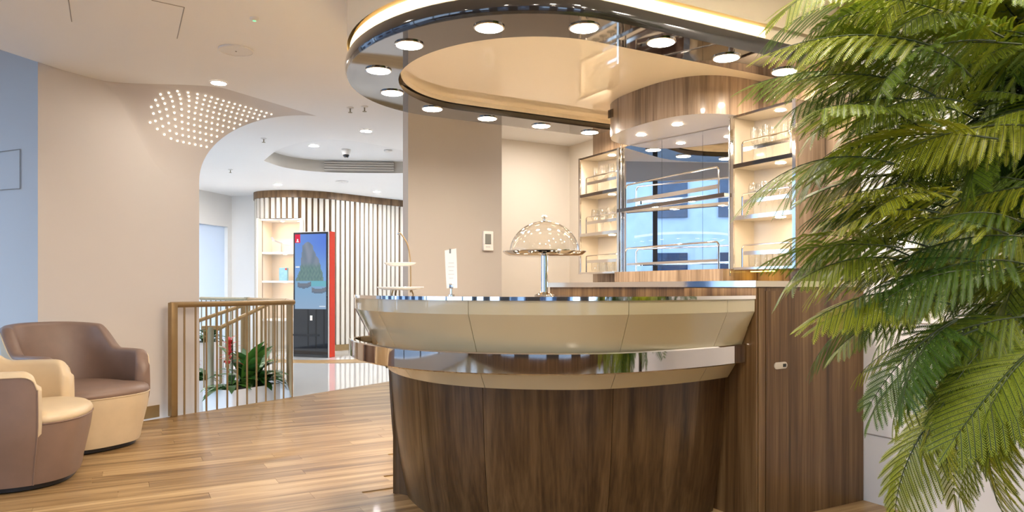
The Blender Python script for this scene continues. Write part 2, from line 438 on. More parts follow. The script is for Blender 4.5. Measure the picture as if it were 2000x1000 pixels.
# window-side recess wall left of the pale wall
w2 = wall('wall_recess', (-6.4, 6.75), (-3.45, 5.98), -.12, 3.4, .2, 'paint_grey', 'grey-white recess wall in blue daylight at the far left')
g = MB()
def recess_pt(u, z):   # u pixels -> along the recess wall
    k = (u-1000)/1400; d = (2.95, -.77); 
    tt = (k*6.75+6.4)/(d[0]-k*d[1]); return Vector((-6.4+d[0]*tt+.002, 6.75+d[1]*tt-.008, z))
P_ = [recess_pt(-60, 2.30), recess_pt(40, 2.33), recess_pt(40, 1.99), recess_pt(-60, 1.98)]
for a_, b_ in ((0, 1), (1, 2), (2, 3)): g.tube([P_[a_], P_[b_]], .004, 5)
g.build('access_panel_joint', 'groove', w2, smooth=0)
# right white wall, bar wall, alcove, pier
WS = 3.50
wr = wall('wall_right', L2(WS, -3.5), L2(WS, 2.47), -.12, CEIL, .3, 'paint_white', 'white panelled wall behind the hanging foliage', -1)
for z in (.36, .96):
    g = MB(); g.tube([L3(WS-.001, -1.5, z), L3(WS-.001, 2.44, z)], .0035, 4); g.build('panel_joint', 'groove', wr, smooth=0)
wb = wall('wall_bar', L2(WS, 2.475), L2(WS, 4.95), -.12, CEIL, .25, 'walnut_light', 'walnut veneered wall behind the bar shelves', -1)
wall('wall_alcove_back', L2(3.0, 7.2), L2(4.9, 7.2), -.12, CEIL, .15, 'paint_cream', 'cream alcove wall with a brass socket')
wall('wall_alcove_side', L2(4.75, 4.8), L2(4.75, 7.2), -.12, CEIL, .15, 'paint_cream', 'cream side wall of the alcove', -1)
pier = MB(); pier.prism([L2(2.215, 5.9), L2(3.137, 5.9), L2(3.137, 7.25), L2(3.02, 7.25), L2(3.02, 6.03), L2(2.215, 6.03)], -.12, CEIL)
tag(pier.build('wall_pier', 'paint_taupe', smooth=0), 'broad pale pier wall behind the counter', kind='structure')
# far window wall with blind, far white wall
F0, F1, F2 = (-5.60, 11.6), (-5.2, 13.3), (-4.62, 13.15)
fw = MB()
for (k0, k1, z0, z1) in ((0, 1, 2.25, CEIL), (0, .06, 0, 2.25), (.93, 1, 0, 2.25), (.06, .93, -.12, .1)):
    a_ = Vector(F0).lerp(Vector(F1), k0); b_ = Vector(F0).lerp(Vector(F1), k1)
    fw.prism([tuple(a_), tuple(b_), (b_.x-.2, b_.y+.05), (a_.x-.2, a_.y+.05)], z0, z1)
tag(fw.build('wall_far_left', 'paint_white', smooth=0), 'white wall around the far window', kind='structure')
a_ = Vector(F0).lerp(Vector(F1), .06); b_ = Vector(F0).lerp(Vector(F1), .93)
bl = MB(); bl.prism([(a_.x-.06, a_.y), (b_.x-.06, b_.y), (b_.x-.07, b_.y), (a_.x-.07, a_.y)], .1, 2.25)
tag(bl.build('window_1', 'blind', smooth=0), 'bright far window covered by a white roller blind', kind='structure')
wall('wall_far', F1, F2, -.12, CEIL, .15, 'paint_white', 'plain white wall beside the slatted wall')
wall('wall_far_back', (-7, 16.9), (5.5, 16.9), -.12, CEIL, .1, 'paint_white', 'far back wall')
wall('wall_far_side', (-7, 6.9), F0, -.12, CEIL, .1, 'paint_white', 'side wall of the stair hall')
wall('wall_east', (5.5, -3.5), (5.5, 17), -.12, CEIL, .1, 'paint_white', 'outer side wall', -1)
# storefront behind the camera and the window side: frames with panes
def window_wall(name, p, q, nb, z0, z1, top, label, solid='paint_grey', half=.04):
    p = Vector(p); q = Vector(q); root = thing(name, label, None, (p.x, p.y, 0), kind='structure')
    d = (q-p).normalized(); n = Vector((-d.y, d.x))*.06
    def bar(a, b, za, zb): MB().prism([tuple(a-n), tuple(b-n), tuple(b+n), tuple(a+n)], za, zb).build('frame', 'mullion', root, smooth=0)
    MB().prism([tuple(p-n), tuple(q-n), tuple(q+n), tuple(p+n)], z1, top).build('lintel', solid, root, smooth=0)
    MB().prism([tuple(p-n), tuple(q-n), tuple(q+n), tuple(p+n)], -.12, z0).build('sill', solid, root, smooth=0)
    for i in range(nb+1):
        c = p.lerp(q, i/nb); bar(c-d*half, c+d*half, z0, z1)
    for i in range(nb):
        a_ = p.lerp(q, i/nb)+d*half; b_ = p.lerp(q, (i+1)/nb)-d*half
        MB().prism([tuple(a_-n*.05), tuple(b_-n*.05), tuple(b_+n*.05), tuple(a_+n*.05)], z0, z1).build('pane', 'window_glass', root, smooth=0)
window_wall('window_2', (-6.3, -3.4), (-6.3, 6.7), 6, .25, 2.95, 3.4, 'tall street window on the left side')
window_wall('window_3', (-6.3, -3.45), (5.5, -3.45), 7, .2, 2.6, CEIL+.6, 'shop window wall facing the bar', 'fascia_wood', .38)
# street outside
tag(MB().box((-14, 3, -.2), (15, 34, .1)).build('street', 'asphalt', smooth=0), 'grey street outside the window', kind='structure')
tag(MB().box((0, -11, -.2), (40, 14.6, .1)).build('street_front', 'asphalt', smooth=0), 'grey street in front of the shop', kind='structure')
def building(loc, w, hgt, rz, label, m):
    b = thing('building', label, 'building', loc, rz, 'street buildings', local=True)
    def add(mb, nm, mm):
        o = bpy.data.objects.new(nm, mb.mesh(nm, mm, 0)); COL.objects.link(o); o.parent = b; return o
    add(MB().box((0, 0, hgt/2), (.6, w, hgt)), 'wall', m)
    wm = MB().box((0, 0, 0), (.12, 1.1, 1.7)).mesh('window', 'facade_glass', 0)
    k = int(w/2.1)
    for i in range(k):
        for j in range(int(hgt/2.9)):
            o = bpy.data.objects.new('window', wm); COL.objects.link(o); o.parent = b; o.location = (.32, -w/2+1.2+i*2.1, 1.6+j*2.9)
building((-19, 3.5, -.15), 9, 9, 0, 'blue-grey street building opposite the left window', 'facade')
building((-18, 13.0, -.15), 8.5, 7, 0, 'pale street building opposite the left window', 'facade_white')
building((-3, -16, -.15), 12, 9, PI/2, 'blue-grey street building across from the shop front', 'facade')

# ------------------------------------------------------------------ lamps in the ceiling
def downlight(x, y, z, r, m, label, cat='downlight', group=None):
    d = thing('downlight', label, cat, (x, y, z), 0, group)
    MB().lathe([(r*1.16, -.001), (r*1.16, -.007), (r, -.009), (r, -.001)], (x, y, z), 24).build('trim_ring', 'white_plastic', d)
    MB().disc((x, y, z-.006), r, 24).build('lens', m, d)
    return d
vis = [(427, 161, 'lamp_room', 'round ceiling downlight beside the dotted cove'), (715, 255, 'lamp_room', 'round ceiling downlight left of the pier, near the sprinkler'),
       (543, 360, 'lamp_far', 'far ceiling downlight above the lit niche'), (736, 374, 'lamp_far', 'far ceiling downlight in front of the slatted wall')]
for u, v, m_, lb in vis:
    x, y = ceil_at(u, v); downlight(x, y, CEIL, .06, m_, lb, group='ceiling downlights')
x, y = ceil_at(613, 284); k = (RZ-EYE)/(CEIL-EYE); downlight(x*k, y*k, RZ, .06, 'lamp_far', 'ceiling downlight inside the curved recess', group='ceiling downlights')
for (x, y, m_) in [(-2.2, 3.0, 'lamp_room'), (-2.4, .6, 'lamp_room'), (-.6, 1.0, 'lamp_room'), (.6, 1.7, 'lamp_room'), (1.5, 1.7, 'lamp_room'), (1.0, .3, 'lamp_room'), (2.4, 1.2, 'lamp_room'), (3.1, -.3, 'lamp_room'), (-.6, -1.4, 'lamp_room'), (1.6, -1.4, 'lamp_room'), (2.5, 2.1, 'lamp_room'), (1.72, 2.62, 'lamp_room'), (2.45, 2.75, 'lamp_room'), (.95, 2.2, 'lamp_room'), (.25, .8, 'lamp_room'), (2.0, .2, 'lamp_room'),
                   (-2.4, -1.4, 'lamp_room'), (-1.0, 11.6, 'lamp_far'), (-5.6, 10.4, 'lamp_far'), (-5.0, 9.0, 'lamp_far'), (-1.2, 9.3, 'lamp_far'), (-1.6, 12.9, 'lamp_far'), (-4.9, 11.0, 'lamp_far')]:
    downlight(x, y, CEIL, .06, m_, 'unseen round ceiling downlight added to brighten the lounge', group='added ceiling downlights out of view')  # unseen lamps added as fill for walls, back counter and far hall
for s_, t_ in ((4.1, 6.35), (4.2, 5.4)):
    ax_, ay_ = L2(s_, t_); downlight(ax_, ay_, CEIL, .06, 'alcove_fill', 'unseen downlight added to brighten the alcove', group='added alcove downlights out of view')  # two unseen lamps added so the alcove walls come out bright
def speaker(u, v, r, label):
    x, y = ceil_at(u, v); d = thing('ceiling_speaker', label, 'speaker', (x, y, CEIL))
    MB().lathe([(r, -.001), (r, -.010), (r*.96, -.013), (r*.96, -.009), (0, -.012)], (x, y, CEIL), 32).build('grille', 'paint_white', d)
    MB().lathe([(0, -.016), (.006, -.015), (.006, -.010)], (x, y, CEIL), 8).build('screw', 'groove', d)
speaker(461, 97, .118, 'large round speaker grille in the near ceiling')
speaker(668, 354, .10, 'small round speaker grille in the far ceiling')
def sprinkler(u, v, label, z=CEIL, k=1):
    x, y = ceil_at(u, v); x *= k; y *= k; d = thing('sprinkler', label, 'sprinkler', (x, y, z), 0, 'ceiling sprinklers')
    MB().lathe([(.032, -.001), (.032, -.006), (.012, -.012)], (x, y, z), 16).build('escutcheon', 'paint_white', d)
    b = MB(); b.tube([(x, y, z-.01), (x, y, z-.045)], .006, 6); b.lathe([(0, -.045), (.02, -.046), (.02, -.049), (0, -.05)], (x, y, z), 12)
    b.build('head', 'brass_shade', d)
sprinkler(712, 208, 'ceiling sprinkler head near the pier')
sprinkler(515, 270, 'ceiling sprinkler head just past the cove')
sprinkler(450, 331, 'ceiling sprinkler head furthest left over the stair')
sprinkler(684, 210, 'tiny ceiling sensor beside the sprinkler near the pier')
x, y = ceil_at(497, 35); d = thing('smoke_detector', 'small white smoke detector with a green light', 'detector', (x, y, CEIL))
MB().lathe([(.028, -.001), (.028, -.012), (.02, -.018), (0, -.018)], (x, y, CEIL), 16).build('housing', 'white_plastic', d)
MB().disc((x, y, CEIL-.0195), .011, 10).build('status_light', 'green_led', d)
x, y = ceil_at(758, 293); k = (RZ-EYE)/(CEIL-EYE); x *= k; y *= k
d = thing('smoke_alarm', 'flat white smoke alarm in the ceiling recess', 'detector', (x, y, RZ))
MB().lathe([(.055, -.001), (.055, -.02), (.035, -.035), (0, -.036)], (x, y, RZ), 18).build('housing', 'white_plastic', d)
MB().lathe([(.045, -.022), (.046, -.026), (.040, -.030)], (x, y, RZ), 18).build('vent_ring', 'groove', d)
x, y = ceil_at(676, 292); x *= k; y *= k
d = thing('security_camera', 'white dome security camera in the ceiling recess', 'camera', (x, y, RZ))
MB().lathe([(.066, -.001), (.064, -.03), (.045, -.07), (.03, -.075)], (x, y, RZ), 18).build('housing', 'white_plastic', d)
MB().lathe([(.042, -.072), (.040, -.09), (.025, -.108), (0, -.112)], (x, y, RZ), 16).build('lens_dome', 'black_gloss', d)
# access hatch joint in the near ceiling
g = MB()
for a_, b_ in (((134, 0), (140, 42)), ((296, 0), (360, 14)), ((360, 14), (346, 75))):
    p = ceil_at(*a_); q = ceil_at(*b_); g.tube([(*p, CEIL-.0005), (*q, CEIL-.0005)], .003, 4)
tag(g.build('trim_5', 'groove', smooth=0), 'thin joint lines of an access hatch in the ceiling', kind='structure')
# linear air grille on the recess side
va, vb = farc[11], farc[25]
pa, pb = Vector(ceil_at(634, 336)), Vector(ceil_at(770, 338))
ad_ = (pb-pa).normalized(); an_ = Vector((ad_.y, -ad_.x))
vg = thing('air_grille', 'long grey slotted air grille on the ceiling recess', 'air grille', (pa.x, pa.y, CEIL))
def gbox(a, b, off, z0, z1, nm, m_):
    p = a+an_*off; q = b+an_*off
    MB().prism([tuple(p), tuple(q), tuple(q+an_*.012), tuple(p+an_*.012)], z0, z1).build(nm, m_, vg, smooth=0)
gbox(pa, pb, .02, CEIL+.012, CEIL+.155, 'backing', 'groove')
for k_ in range(4):
    gbox(pa, pb, .034, CEIL+.018+k_*.035, CEIL+.041+k_*.035, 'slat', 'recess_grey')

# ------------------------------------------------------------------ the bar counter
BC = [L2(s, t) for s, t in [(2.70, 2.521), (2.46, 2.468), (2.219, 2.440), (1.98, 2.436), (1.82, 2.452), (1.686, 2.496), (1.540, 2.576), (1.340, 2.727), (1.190, 2.93), (1.118, 3.090), (1.082, 3.25), (1.062, 3.45), (1.075, 3.70), (1.118, 3.90)]]
main = relax(resample(catmull(BC, 16), 120), 30)
def cap(center, r0, p_from, n=26, squash=1.0):
    pass
nm_ = normals2(main)                # left of travel (right end -> tip): points away from the front? fix below
if nm_[60].dot(Vector((0, -1))) < 0: nm_ = [-n for n in nm_]      # outward (towards the visitor)
ARM = .52
def outline(off):
    """outer outline (offset outward by off(k)), round end, as one open polyline"""
    P = [main[i]+nm_[i]*off(i/119) for i in range(120)]
    return P
inner_main = relax([main[i]-nm_[i]*ARM for i in range(120)], 10)
def round_end(P, inner_pt, n=22):
    a = P[-1]; c = (a+inner_pt)/2; r = a-c; tdir = (P[-1]-P[-3]).normalized()
    tdir = (tdir-r.normalized()*tdir.dot(r.normalized())).normalized()*r.length*.72
    return [c+r*math.cos(PI*k/n)+tdir*math.sin(PI*k/n) for k in range(1, n+1)]
def stop(p):
    k_ = p.x*A[0]+p.y*A[1]-2.690
    return Vector((p.x-A[0]*k_, p.y-A[1]*k_)) if k_ > 0 else p
inner_main = [stop(p) for p in inner_main]
def off_T(k): return .055-.085*sstep(k)
T_main = outline(off_T); T = T_main+round_end(T_main, inner_main[-1])
NTt = len(T)
def seq_normals(P):
    N = normals2(P)
    if N[60].dot(Vector((0, -1))) < 0: N = [-n for n in N]
    return N
TN = seq_normals(T)
def kfac(i): return 1.0+.12*sstep(i/119) if i < 124 else 1.12-.55*(i-123)/(NTt-124)
def ring_at(inset): return [stop(T[i]-TN[i]*(inset*kfac(i))) for i in range(NTt)]
bar = thing('bar_counter', 'curved bar counter with cream lacquer top panels, chrome rail and walnut base', 'bar', (.3, 3.4, 0))
def strip(name, m_, prof, i0, i1, gap=.0015, th=.014):
    """panel that follows the outline between indices, prof = [(z, inset)...] from top to bottom"""
    rows = []
    for z, ins in prof:
        R = ring_at(ins); seg = [R[i].copy() for i in range(i0, i1+1)]
        seg[0] = seg[0]+(seg[1]-seg[0]).normalized()*gap; seg[-1] = seg[-1]+(seg[-2]-seg[-1]).normalized()*gap
        rows.append([Vector((p.x, p.y, z)) for p in seg])
    back = []
    for z, ins in prof:
        R = ring_at(ins+th); seg = [R[i].copy() for i in range(i0, i1+1)]
        back.append([Vector((p.x, p.y, z)) for p in seg])
    mb = MB(); n = i1-i0+1; k = len(prof)
    allr = rows+back[::-1]
    mb.loft(allr, wrap=False, closed=True)
    for e_ in (0, n-1):
        idx = [r*n+e_ for r in range(2*k)]
        mb.f.append(tuple(idx) if e_ else tuple(idx[::-1]))
    return mb.build(name, m_, bar, smooth=9)
# seam positions along the outline
def idx_at(s_target, lo=0, hi=119):
    return min(range(lo, hi), key=lambda i: abs(T[i].x*A[0]+T[i].y*A[1]-s_target))
seams = [0, 11, 47, 0, 0]
def seam_px(u, z=1.05):
    best = min(range(0, 119), key=lambda i: abs(1000+1400*T[i].x/T[i].y-u)); return best
SE = [0, seam_px(1424), seam_px(1233), seam_px(912), seam_px(738), NTt-1]
UP = [(1.084, 0.0), (1.024, .001), (1.020, .003), (.94, .040), (.86, .078), (.774, .110)]
LOW = [(.772, .109), (.74, .128), (.690, .160)]
WD_ = [(.688, .172), (.55, .180), (.38, .192), (.20, .212), (.0, .245)]
for a_, b_ in zip(SE[:-1], SE[1:]):
    strip('upper_panel', 'lacquer', UP, a_, b_); strip('lower_panel', 'lacquer', LOW, a_, b_)
WE = [0, seam_px(1240), seam_px(905), seam_px(745), NTt-1]
WE[-1] = 123
for a_, b_ in zip(WE[:-1], WE[1:]): strip('base_panel', 'walnut', WD_, a_, b_)
e0, e1 = ring_at(.20)[123], main[96]-nm_[96]*(ARM-.04)
MB().prism([tuple(e0), tuple(e1), tuple(e1+Vector((.02, -.02))), tuple(e0+Vector((.02, -.02)))], 0, .688).build('end_panel', 'walnut', bar, smooth=0)
# worktop and its polished edge
topP = [stop(T[i]+TN[i]*.006) for i in range(NTt)]
poly = [tuple(p) for p in topP]+[tuple(p) for p in inner_main[::-1][1:]]
MB().prism(poly, 1.084, 1.100).build('worktop', 'chrome', bar, smooth=30)
inn = MB(); inn.loft([[(p.x, p.y, z) for p in [main[i]-nm_[i]*(ARM-.03) for i in range(0, 100)]] for z in (0, 1.083)], wrap=False)
io = inn.build('inner_panel', 'walnut', bar); sm = io.modifiers.new('t', 'SOLIDIFY'); sm.thickness = .015
# rail: a polished band standing a little off the panels
Rm = [main[i].copy() for i in range(120)]; cend = inner_main[-1].lerp(main[-1], .06)
RR = Rm+round_end(Rm, cend)[:-3]; RN = seq_normals(RR)
sec = [(0, .774), (0.002, .770), (-.030, .770), (-.033, .774), (-.033, .856), (-.030, .860), (-.004, .860), (0, .856)]
sec = [(0, .776), (-.004, .771), (-.028, .771), (-.032, .776), (-.032, .858), (-.028, .863), (-.004, .863), (0, .858)]
MB().loft([[(*stop(RR[i]+RN[i]*a_), z) for a_, z in sec] for i in range(len(RR))], wrap=True, caps=True).build('rail', 'rail_chrome', bar, smooth=20)
for i in (10, 45, 80, 112, 128):
    p = RR[i]-RN[i]*.03; q = p-RN[i]*.07
    MB().tube([(p.x, p.y, .815), (q.x, q.y, .815)], .012, 10).build('rail_bracket', 'chrome', bar)

# ------------------------------------------------------------------ back counter
bk = thing('back_counter', 'walnut back counter with polished steel edged top behind the bar', 'counter', L3(3.1, 3.3, 0))
S0, T0, T1 = 2.70, 2.46, 4.36
def lbox(root, name, m_, s0, s1, t0, t1, z0, z1, bev=0, smooth=0):
    mb = MB(); mb.box(L3((s0+s1)/2, (t0+t1)/2, (z0+z1)/2), (s1-s0, t1-t0, z1-z0), math.radians(28.82), bev)
    return mb.build(name, m_, root, smooth=smooth)
lbox(bk, 'body', 'walnut_lit', S0+.01, WS-.002, T0+.01, T1, 0, 1.14)
lbox(bk, 'top_slab', 'lacquer_inner', S0+.004, WS-.003, T0+.004, T1+.02, 1.142, 1.171)
lbox(bk, 'steel_edge', 'bright_chrome', S0-.004, S0+.003, T0+.004, T1+.02, 1.141, 1.172)
lbox(bk, 'end_stile', 'walnut_lit', S0+.01, S0+.055, T0-.004, T0+.009, 0, 1.136)
lbox(bk, 'front_stile', 'walnut_lit', S0-.004, S0+.009, T0, T0+.5, 0, 1.136)
dr = lbox(bk, 'door', 'walnut_lit', S0+.058, WS-.004, T0-.006, T0+.009, 0, 1.122)
lx = S0+.058+.10
lt = MB(); rr = []
for k_ in range(24):
    a_ = 2*PI*k_/24; cxs = .028 if math.cos(a_) > 0 else -.028
    rr.append((cxs+.017*math.cos(a_), .017*math.sin(a_)))
lt.loft([[L3(lx+q[0]*f, T0-.006-dz, .755+q[1]*f) for q in rr] for f, dz in ((1, 0), (1, .004), (.8, .005), (.0, .005))], wrap=True)
lp = lt.build('latch', 'lacquer_inner', dr)
MB().box(L3(lx+.024, T0-.0115, .755), (.022, .003, .016), math.radians(28.82), .001).build('latch_button', 'black', dr)

# ------------------------------------------------------------------ bar back: header, cabinets, mirror, shelf
HZ0, HZ1 = 2.18, 2.41
hd = thing('bar_header', 'curved walnut header bulging out above the mirror', 'header', L3(3.3, 3.67, HZ0))
HP = []
for k_ in range(41):
    a_ = -PI/2+PI*k_/40
    ca, sa = math.cos(a_), math.sin(a_)
    HP.append((WS-.57*abs(ca)**(.55), 3.665+.53*math.copysign(abs(sa)**.75, sa)))
hp = [L2(*p) for p in HP]
MB().loft([[(x, y, z) for x, y in hp] for z in (HZ0, HZ1+.02)], wrap=False).build('veneer', 'walnut_light', hd, smooth=60)
MB().prism([L2(p[0]+.004 if p[0] < WS-.01 else p[0], p[1]) for p in HP], HZ0, HZ0+.012).build('underside', 'lacquer_inner', hd)
for (s, t) in ((3.13, 3.50), (3.13, 3.86)):
    x, y = L2(s, t); MB().disc((x, y, HZ0-.003), .032, 18).build('spotlight', 'lamp_small', hd)
MB().box(L3(2.925, 3.93, 2.315), (.004, .055, .055), math.radians(28.82)).build('sensor_plate', 'walnut', hd)
# mirror set a little askew between the cabinets
mi = thing('bar_mirror', 'large mirror behind the glass shelves of the bar', 'mirror', L3(3.45, 3.7, 1.25))
ml, mr = (3.275, 4.262), (3.482, 3.172)
for f0, f1 in ((0, .335), (.335, .64), (.64, 1)):
    def mp(f, off): s_ = ml[0]+(mr[0]-ml[0])*f; t_ = ml[1]+(mr[1]-ml[1])*f; return L2(s_+off, t_)
    g0, g1 = f0+.001, f1-.001
    MB().prism([mp(g0, 0), mp(g1, 0), mp(g1, .008), mp(g0, .008)], 1.2535, 2.178).build('mirror_panel', 'mirror', mi, smooth=0)
# shelf in front of the mirror with guard rails
def hoop(root, s, t0, t1, z, h_, r=.006, rad=.03, band=None, name='guard_rail'):
    pts = [L3(s, t0, z), L3(s, t0, z+h_-rad)]
    for k_ in range(1, 6):
        a_ = PI/2*k_/6; pts.append(L3(s, t0+math.copysign(rad, t1-t0)*(1-math.cos(a_)), z+h_-rad+rad*math.sin(a_)))
    for k_ in range(1, 7):
        a_ = PI/2*k_/6; pts.append(L3(s, t1-math.copysign(rad, t1-t0)*(1-math.sin(a_)), z+h_-rad+rad*math.cos(a_)))
    pts.append(L3(s, t1, z))
    g_ = MB().tube(pts, r, 8).build(name, 'bright_chrome', root)
    if band:
        b0, b1 = band
        lbox(g_, 'rail_band', 'bright_chrome', s-.002, s+.002, min(t0, t1)+.012, max(t0, t1)-.012, z+b0, z+b1)
    return g_
sh = thing('bar_shelf', 'polished shelf with tubular guard rail across the mirror', 'shelf', L3(3.3, 3.7, 1.70))
lbox(sh, 'board', 'lacquer_inner', 3.225, 3.272, 3.19, 4.25, 1.694, 1.712)
lbox(sh, 'front_edge', 'dark_chrome', 3.218, 3.224, 3.19, 4.25, 1.690, 1.714)
hoop(sh, 3.235, 3.245, 4.165, 1.712, .17, band=(.035, .062))
for tt_ in (3.5, 3.86):
    x, y = L2(3.25, tt_); MB().disc((x, y, 1.693), .022, 14).build('spotlight', 'lamp_small', sh)
lo = thing('lower_guard_rail', 'tubular guard rail along the foot of the mirror', 'rail', L3(3.275, 3.7, 1.25))
hoop(lo, 3.235, 3.245, 4.165, 1.252, .17, band=(.045, .062))
lbox(lo, 'base_ledge', 'walnut_light', 3.205, 3.49, 3.18, 4.26, 1.172, 1.252)
# glass cabinets
CZ = [1.247, 1.555, 1.868, 2.172]
def cabinet(label, t0, t1, sf, name='glass_cabinet'):
    sb = sf+.24
    c = thing(name, label, 'cabinet', L3((sf+sb)/2, (t0+t1)/2, CZ[0]))
    lbox(c, 'side_panel', 'walnut_light', sf+.012, sb, t0, t0+.014, CZ[0], CZ[3])
    lbox(c, 'side_panel', 'walnut_light', sf+.012, sb, t1-.014, t1, CZ[0], CZ[3])
    for q0, q1 in ((t0+.0142, t0+.018), (t1-.018, t1-.0142)): lbox(c, 'side_lining', 'lacquer_inner', sf+.012, sb-.02, q0, q1, CZ[0]+.001, CZ[3]-.001)
    # concave back
    mb = MB(); pts = []
    for k_ in range(13):
        f = k_/12; pts.append((sb-.012-.05*(1-math.sin(PI*f)), t0+.014+(t1-t0-.028)*f))
    mb.loft([[L3(p[0], p[1], z) for p in pts] for z in (CZ[0]+.012, CZ[3]-.01)], wrap=False)
    mb.build('back_panel', 'lacquer_inner', c, smooth=60)
    for j, z in enumerate(CZ):
        b = lbox(c, ('bottom_board', 'shelf_board', 'shelf_board', 'top_board')[j], 'lacquer_inner', sf+.012, sb-.006, t0+.014, t1-.014, z-.010 if j else z, z+.010 if j < 3 else z)
        lbox(c, 'chrome_edge', 'bright_chrome' if j < 2 else 'dark_chrome', sf, sf+.011, t0+.002, t1-.002, z-.012 if j else z-.002, z+.012 if j < 3 else z)
        if j:
            x, y = L2((sf+sb)/2-.02, (t0+t1)/2-.05); MB().disc((x, y, z-.0125), .028, 16).build('spotlight', 'lamp_small', c)
    for tt_ in (t0, t1):
        s_ = 1 if tt_ == t0 else -1
        lbox(c, 'chrome_post', 'bright_chrome', sf-.001, sf+.0115, min(tt_, tt_+s_*.022), max(tt_, tt_+s_*.022), CZ[0]-.003, CZ[3]+.003)
    for z in CZ[:3]:
        hoop(c, sf+.035, t0+.06, t1-.06, z+.010, .135, r=.0055, rad=.022, band=(.075, .098))
    return c
CS = 3.252
c1 = cabinet('right-hand glass cabinet with chrome edges, half hidden by foliage', 2.69, 3.165, CS)
c2 = cabinet('left-hand glass cabinet with chrome edges beside the cream alcove', 4.27, 4.80, CS)
for tt_, z0, z1 in ((3.185, 1.21, 2.25), (4.255, 1.245, 2.19)):
    po = thing('steel_post', 'slim polished post beside the %s glass cabinet' % ('right-hand' if tt_ < 4 else 'left-hand'), 'post', L3(CS+.01, tt_, z0))
    MB().tube([L3(CS+.012, tt_, z0), L3(CS+.012, tt_, z1)], .007, 10).build('rod', 'bright_chrome', po)
    MB().lathe([(0, .012), (.009, .008), (.010, 0), (.007, -.004)], L3(CS+.012, tt_, z1), 10).build('finial', 'bright_chrome', po)
# amber strip light under the right cabinet
us = thing('under_cabinet_light', 'amber strip light under the right-hand glass cabinet', 'light', L3(3.4, 3.1, 1.235))
lbox(us, 'housing', 'chrome', 3.40, 3.44, 2.97, 3.160, 1.238, 1.2435); lbox(us, 'diffuser', 'led_amber', 3.405, 3.435, 2.98, 3.15, 1.234, 1.238)
dp = thing('wall_plate', 'dark grey plate on the walnut wall under the right cabinet', 'plate', L3(WS-.004, 2.64, 1.19))
lbox(dp, 'plate', 'lcd', WS-.008, WS-.001, 2.50, 2.72, 1.185, 1.235, .001)
lbox(dp, 'plate_rim', 'black', WS-.005, WS-.0005, 2.495, 2.725, 1.18, 1.24)

# glasses: one of each kind, then copies
def lathe_mesh(prof, m_, n=14): return MB().lathe(prof, n=n).mesh('glass', m_)
WINE = lathe_mesh([(0, .002), (.032, .002), (.033, .004), (.010, .008), (.0045, .014), (.004, .075), (.008, .085), (.026, .100), (.036, .125), (.038, .145), (.034, .175), (.030, .195), (.029, .195), (.033, .172), (.036, .145), (.033, .125), (.020, .102), (0, .092)], 'glass')
FLUTE = lathe_mesh([(0, .002), (.030, .002), (.031, .004), (.009, .008), (.0042, .014), (.004, .085), (.010, .100), (.020, .130), (.024, .165), (.023, .215), (.022, .215), (.022, .165), (.017, .130), (0, .105)], 'glass')
TUMB = lathe_mesh([(0, .002), (.030, .002), (.033, .006), (.037, .085), (.036, .085), (.032, .012), (0, .010)], 'glass')
def put(me, name, s, t, z, label, group):
    o = bpy.data.objects.new(name, me); COL.objects.link(o); o.location = L3(s, t, z)
    tag(o, label, 'glass', group); return o
for (t0, t1, nm, side) in ((2.69, 3.165, 'right-hand', 0), (4.27, 4.80, 'left-hand', 1)):
    w_ = t1-t0
    for j, (me, kind, lab) in enumerate(((TUMB, 'tumbler', 'clear tumbler on the bottom board of the %s cabinet'), (WINE, 'wine_glass', 'wine glass on the middle shelf of the %s cabinet'), (FLUTE, 'champagne_flute', 'champagne flute on the top shelf of the %s cabinet'))):
        for rw in range(2):
            for k_ in range(4):
                f = .20+.19*k_+(.05 if rw else 0)
                if j == 2 and not side and k_ == 1 and rw == 0: continue
                put(me, kind, CS+.083+rw*.079, t0+w_*f, CZ[j]+.0102, (['front', 'back'][rw]+'-row '+lab+', '+['rightmost', 'second from right', 'second from left', 'leftmost'][k_]) % nm, 'glasses on shelf %d of the %s cabinet' % (j+1, nm))

# ------------------------------------------------------------------ canopy ring over the bar
RZ0 = 2.34; RC = 3.65; SEND = 3.30
def stadium(hw, tip, a, send, n=40):
    """open outline: near arm end -> tip -> far arm end"""
    P = [(send, RC-hw)]; c = tip+a
    m_ = 6
    for k_ in range(1, m_): P.append((send+(c-send)*k_/m_, RC-hw))
    for k_ in range(n+1):
        th = -PI/2+PI*k_/n; P.append((c-a*math.cos(th), RC+hw*math.sin(th)))
    for k_ in range(1, m_): P.append((c+(send-c)*k_/m_, RC+hw))
    P.append((send, RC+hw)); return [Vector(L2(*p)) for p in P]
def band_between(O, I, prof):
    """closed section swept round: prof rows (f, z) with f 0 at outer, 1 at inner outline"""
    return [[Vector((*(O[i].lerp(I[i], f)), z)) for f, z in prof] for i in range(len(O))]
cn = thing('canopy_ring', 'dark glossy oval canopy ring with round lamps over the bar', 'canopy', L3(2.2, RC, RZ0))
O_ = stadium(1.045, 1.075, .88, SEND); I_ = stadium(.775, 1.375, .68, SEND)
prof = [(0.03, RZ0), (0.0, RZ0+.018), (-.01, RZ0+.05), (0.02, RZ0+.082), (.10, RZ0+.085), (.9, RZ0+.085), (1.0, RZ0+.045), (.985, RZ0)]
MB().loft(band_between(O_, I_, [(.04, RZ0-.0005), (.985, RZ0-.0005), (.985, RZ0+.03), (.04, RZ0+.03)]), wrap=True, caps=True).build('underside', 'ring_mirror', cn, smooth=30)
MB().loft(band_between(O_, I_, prof), wrap=True, caps=True).build('fascia', 'dark_gloss', cn, smooth=50)
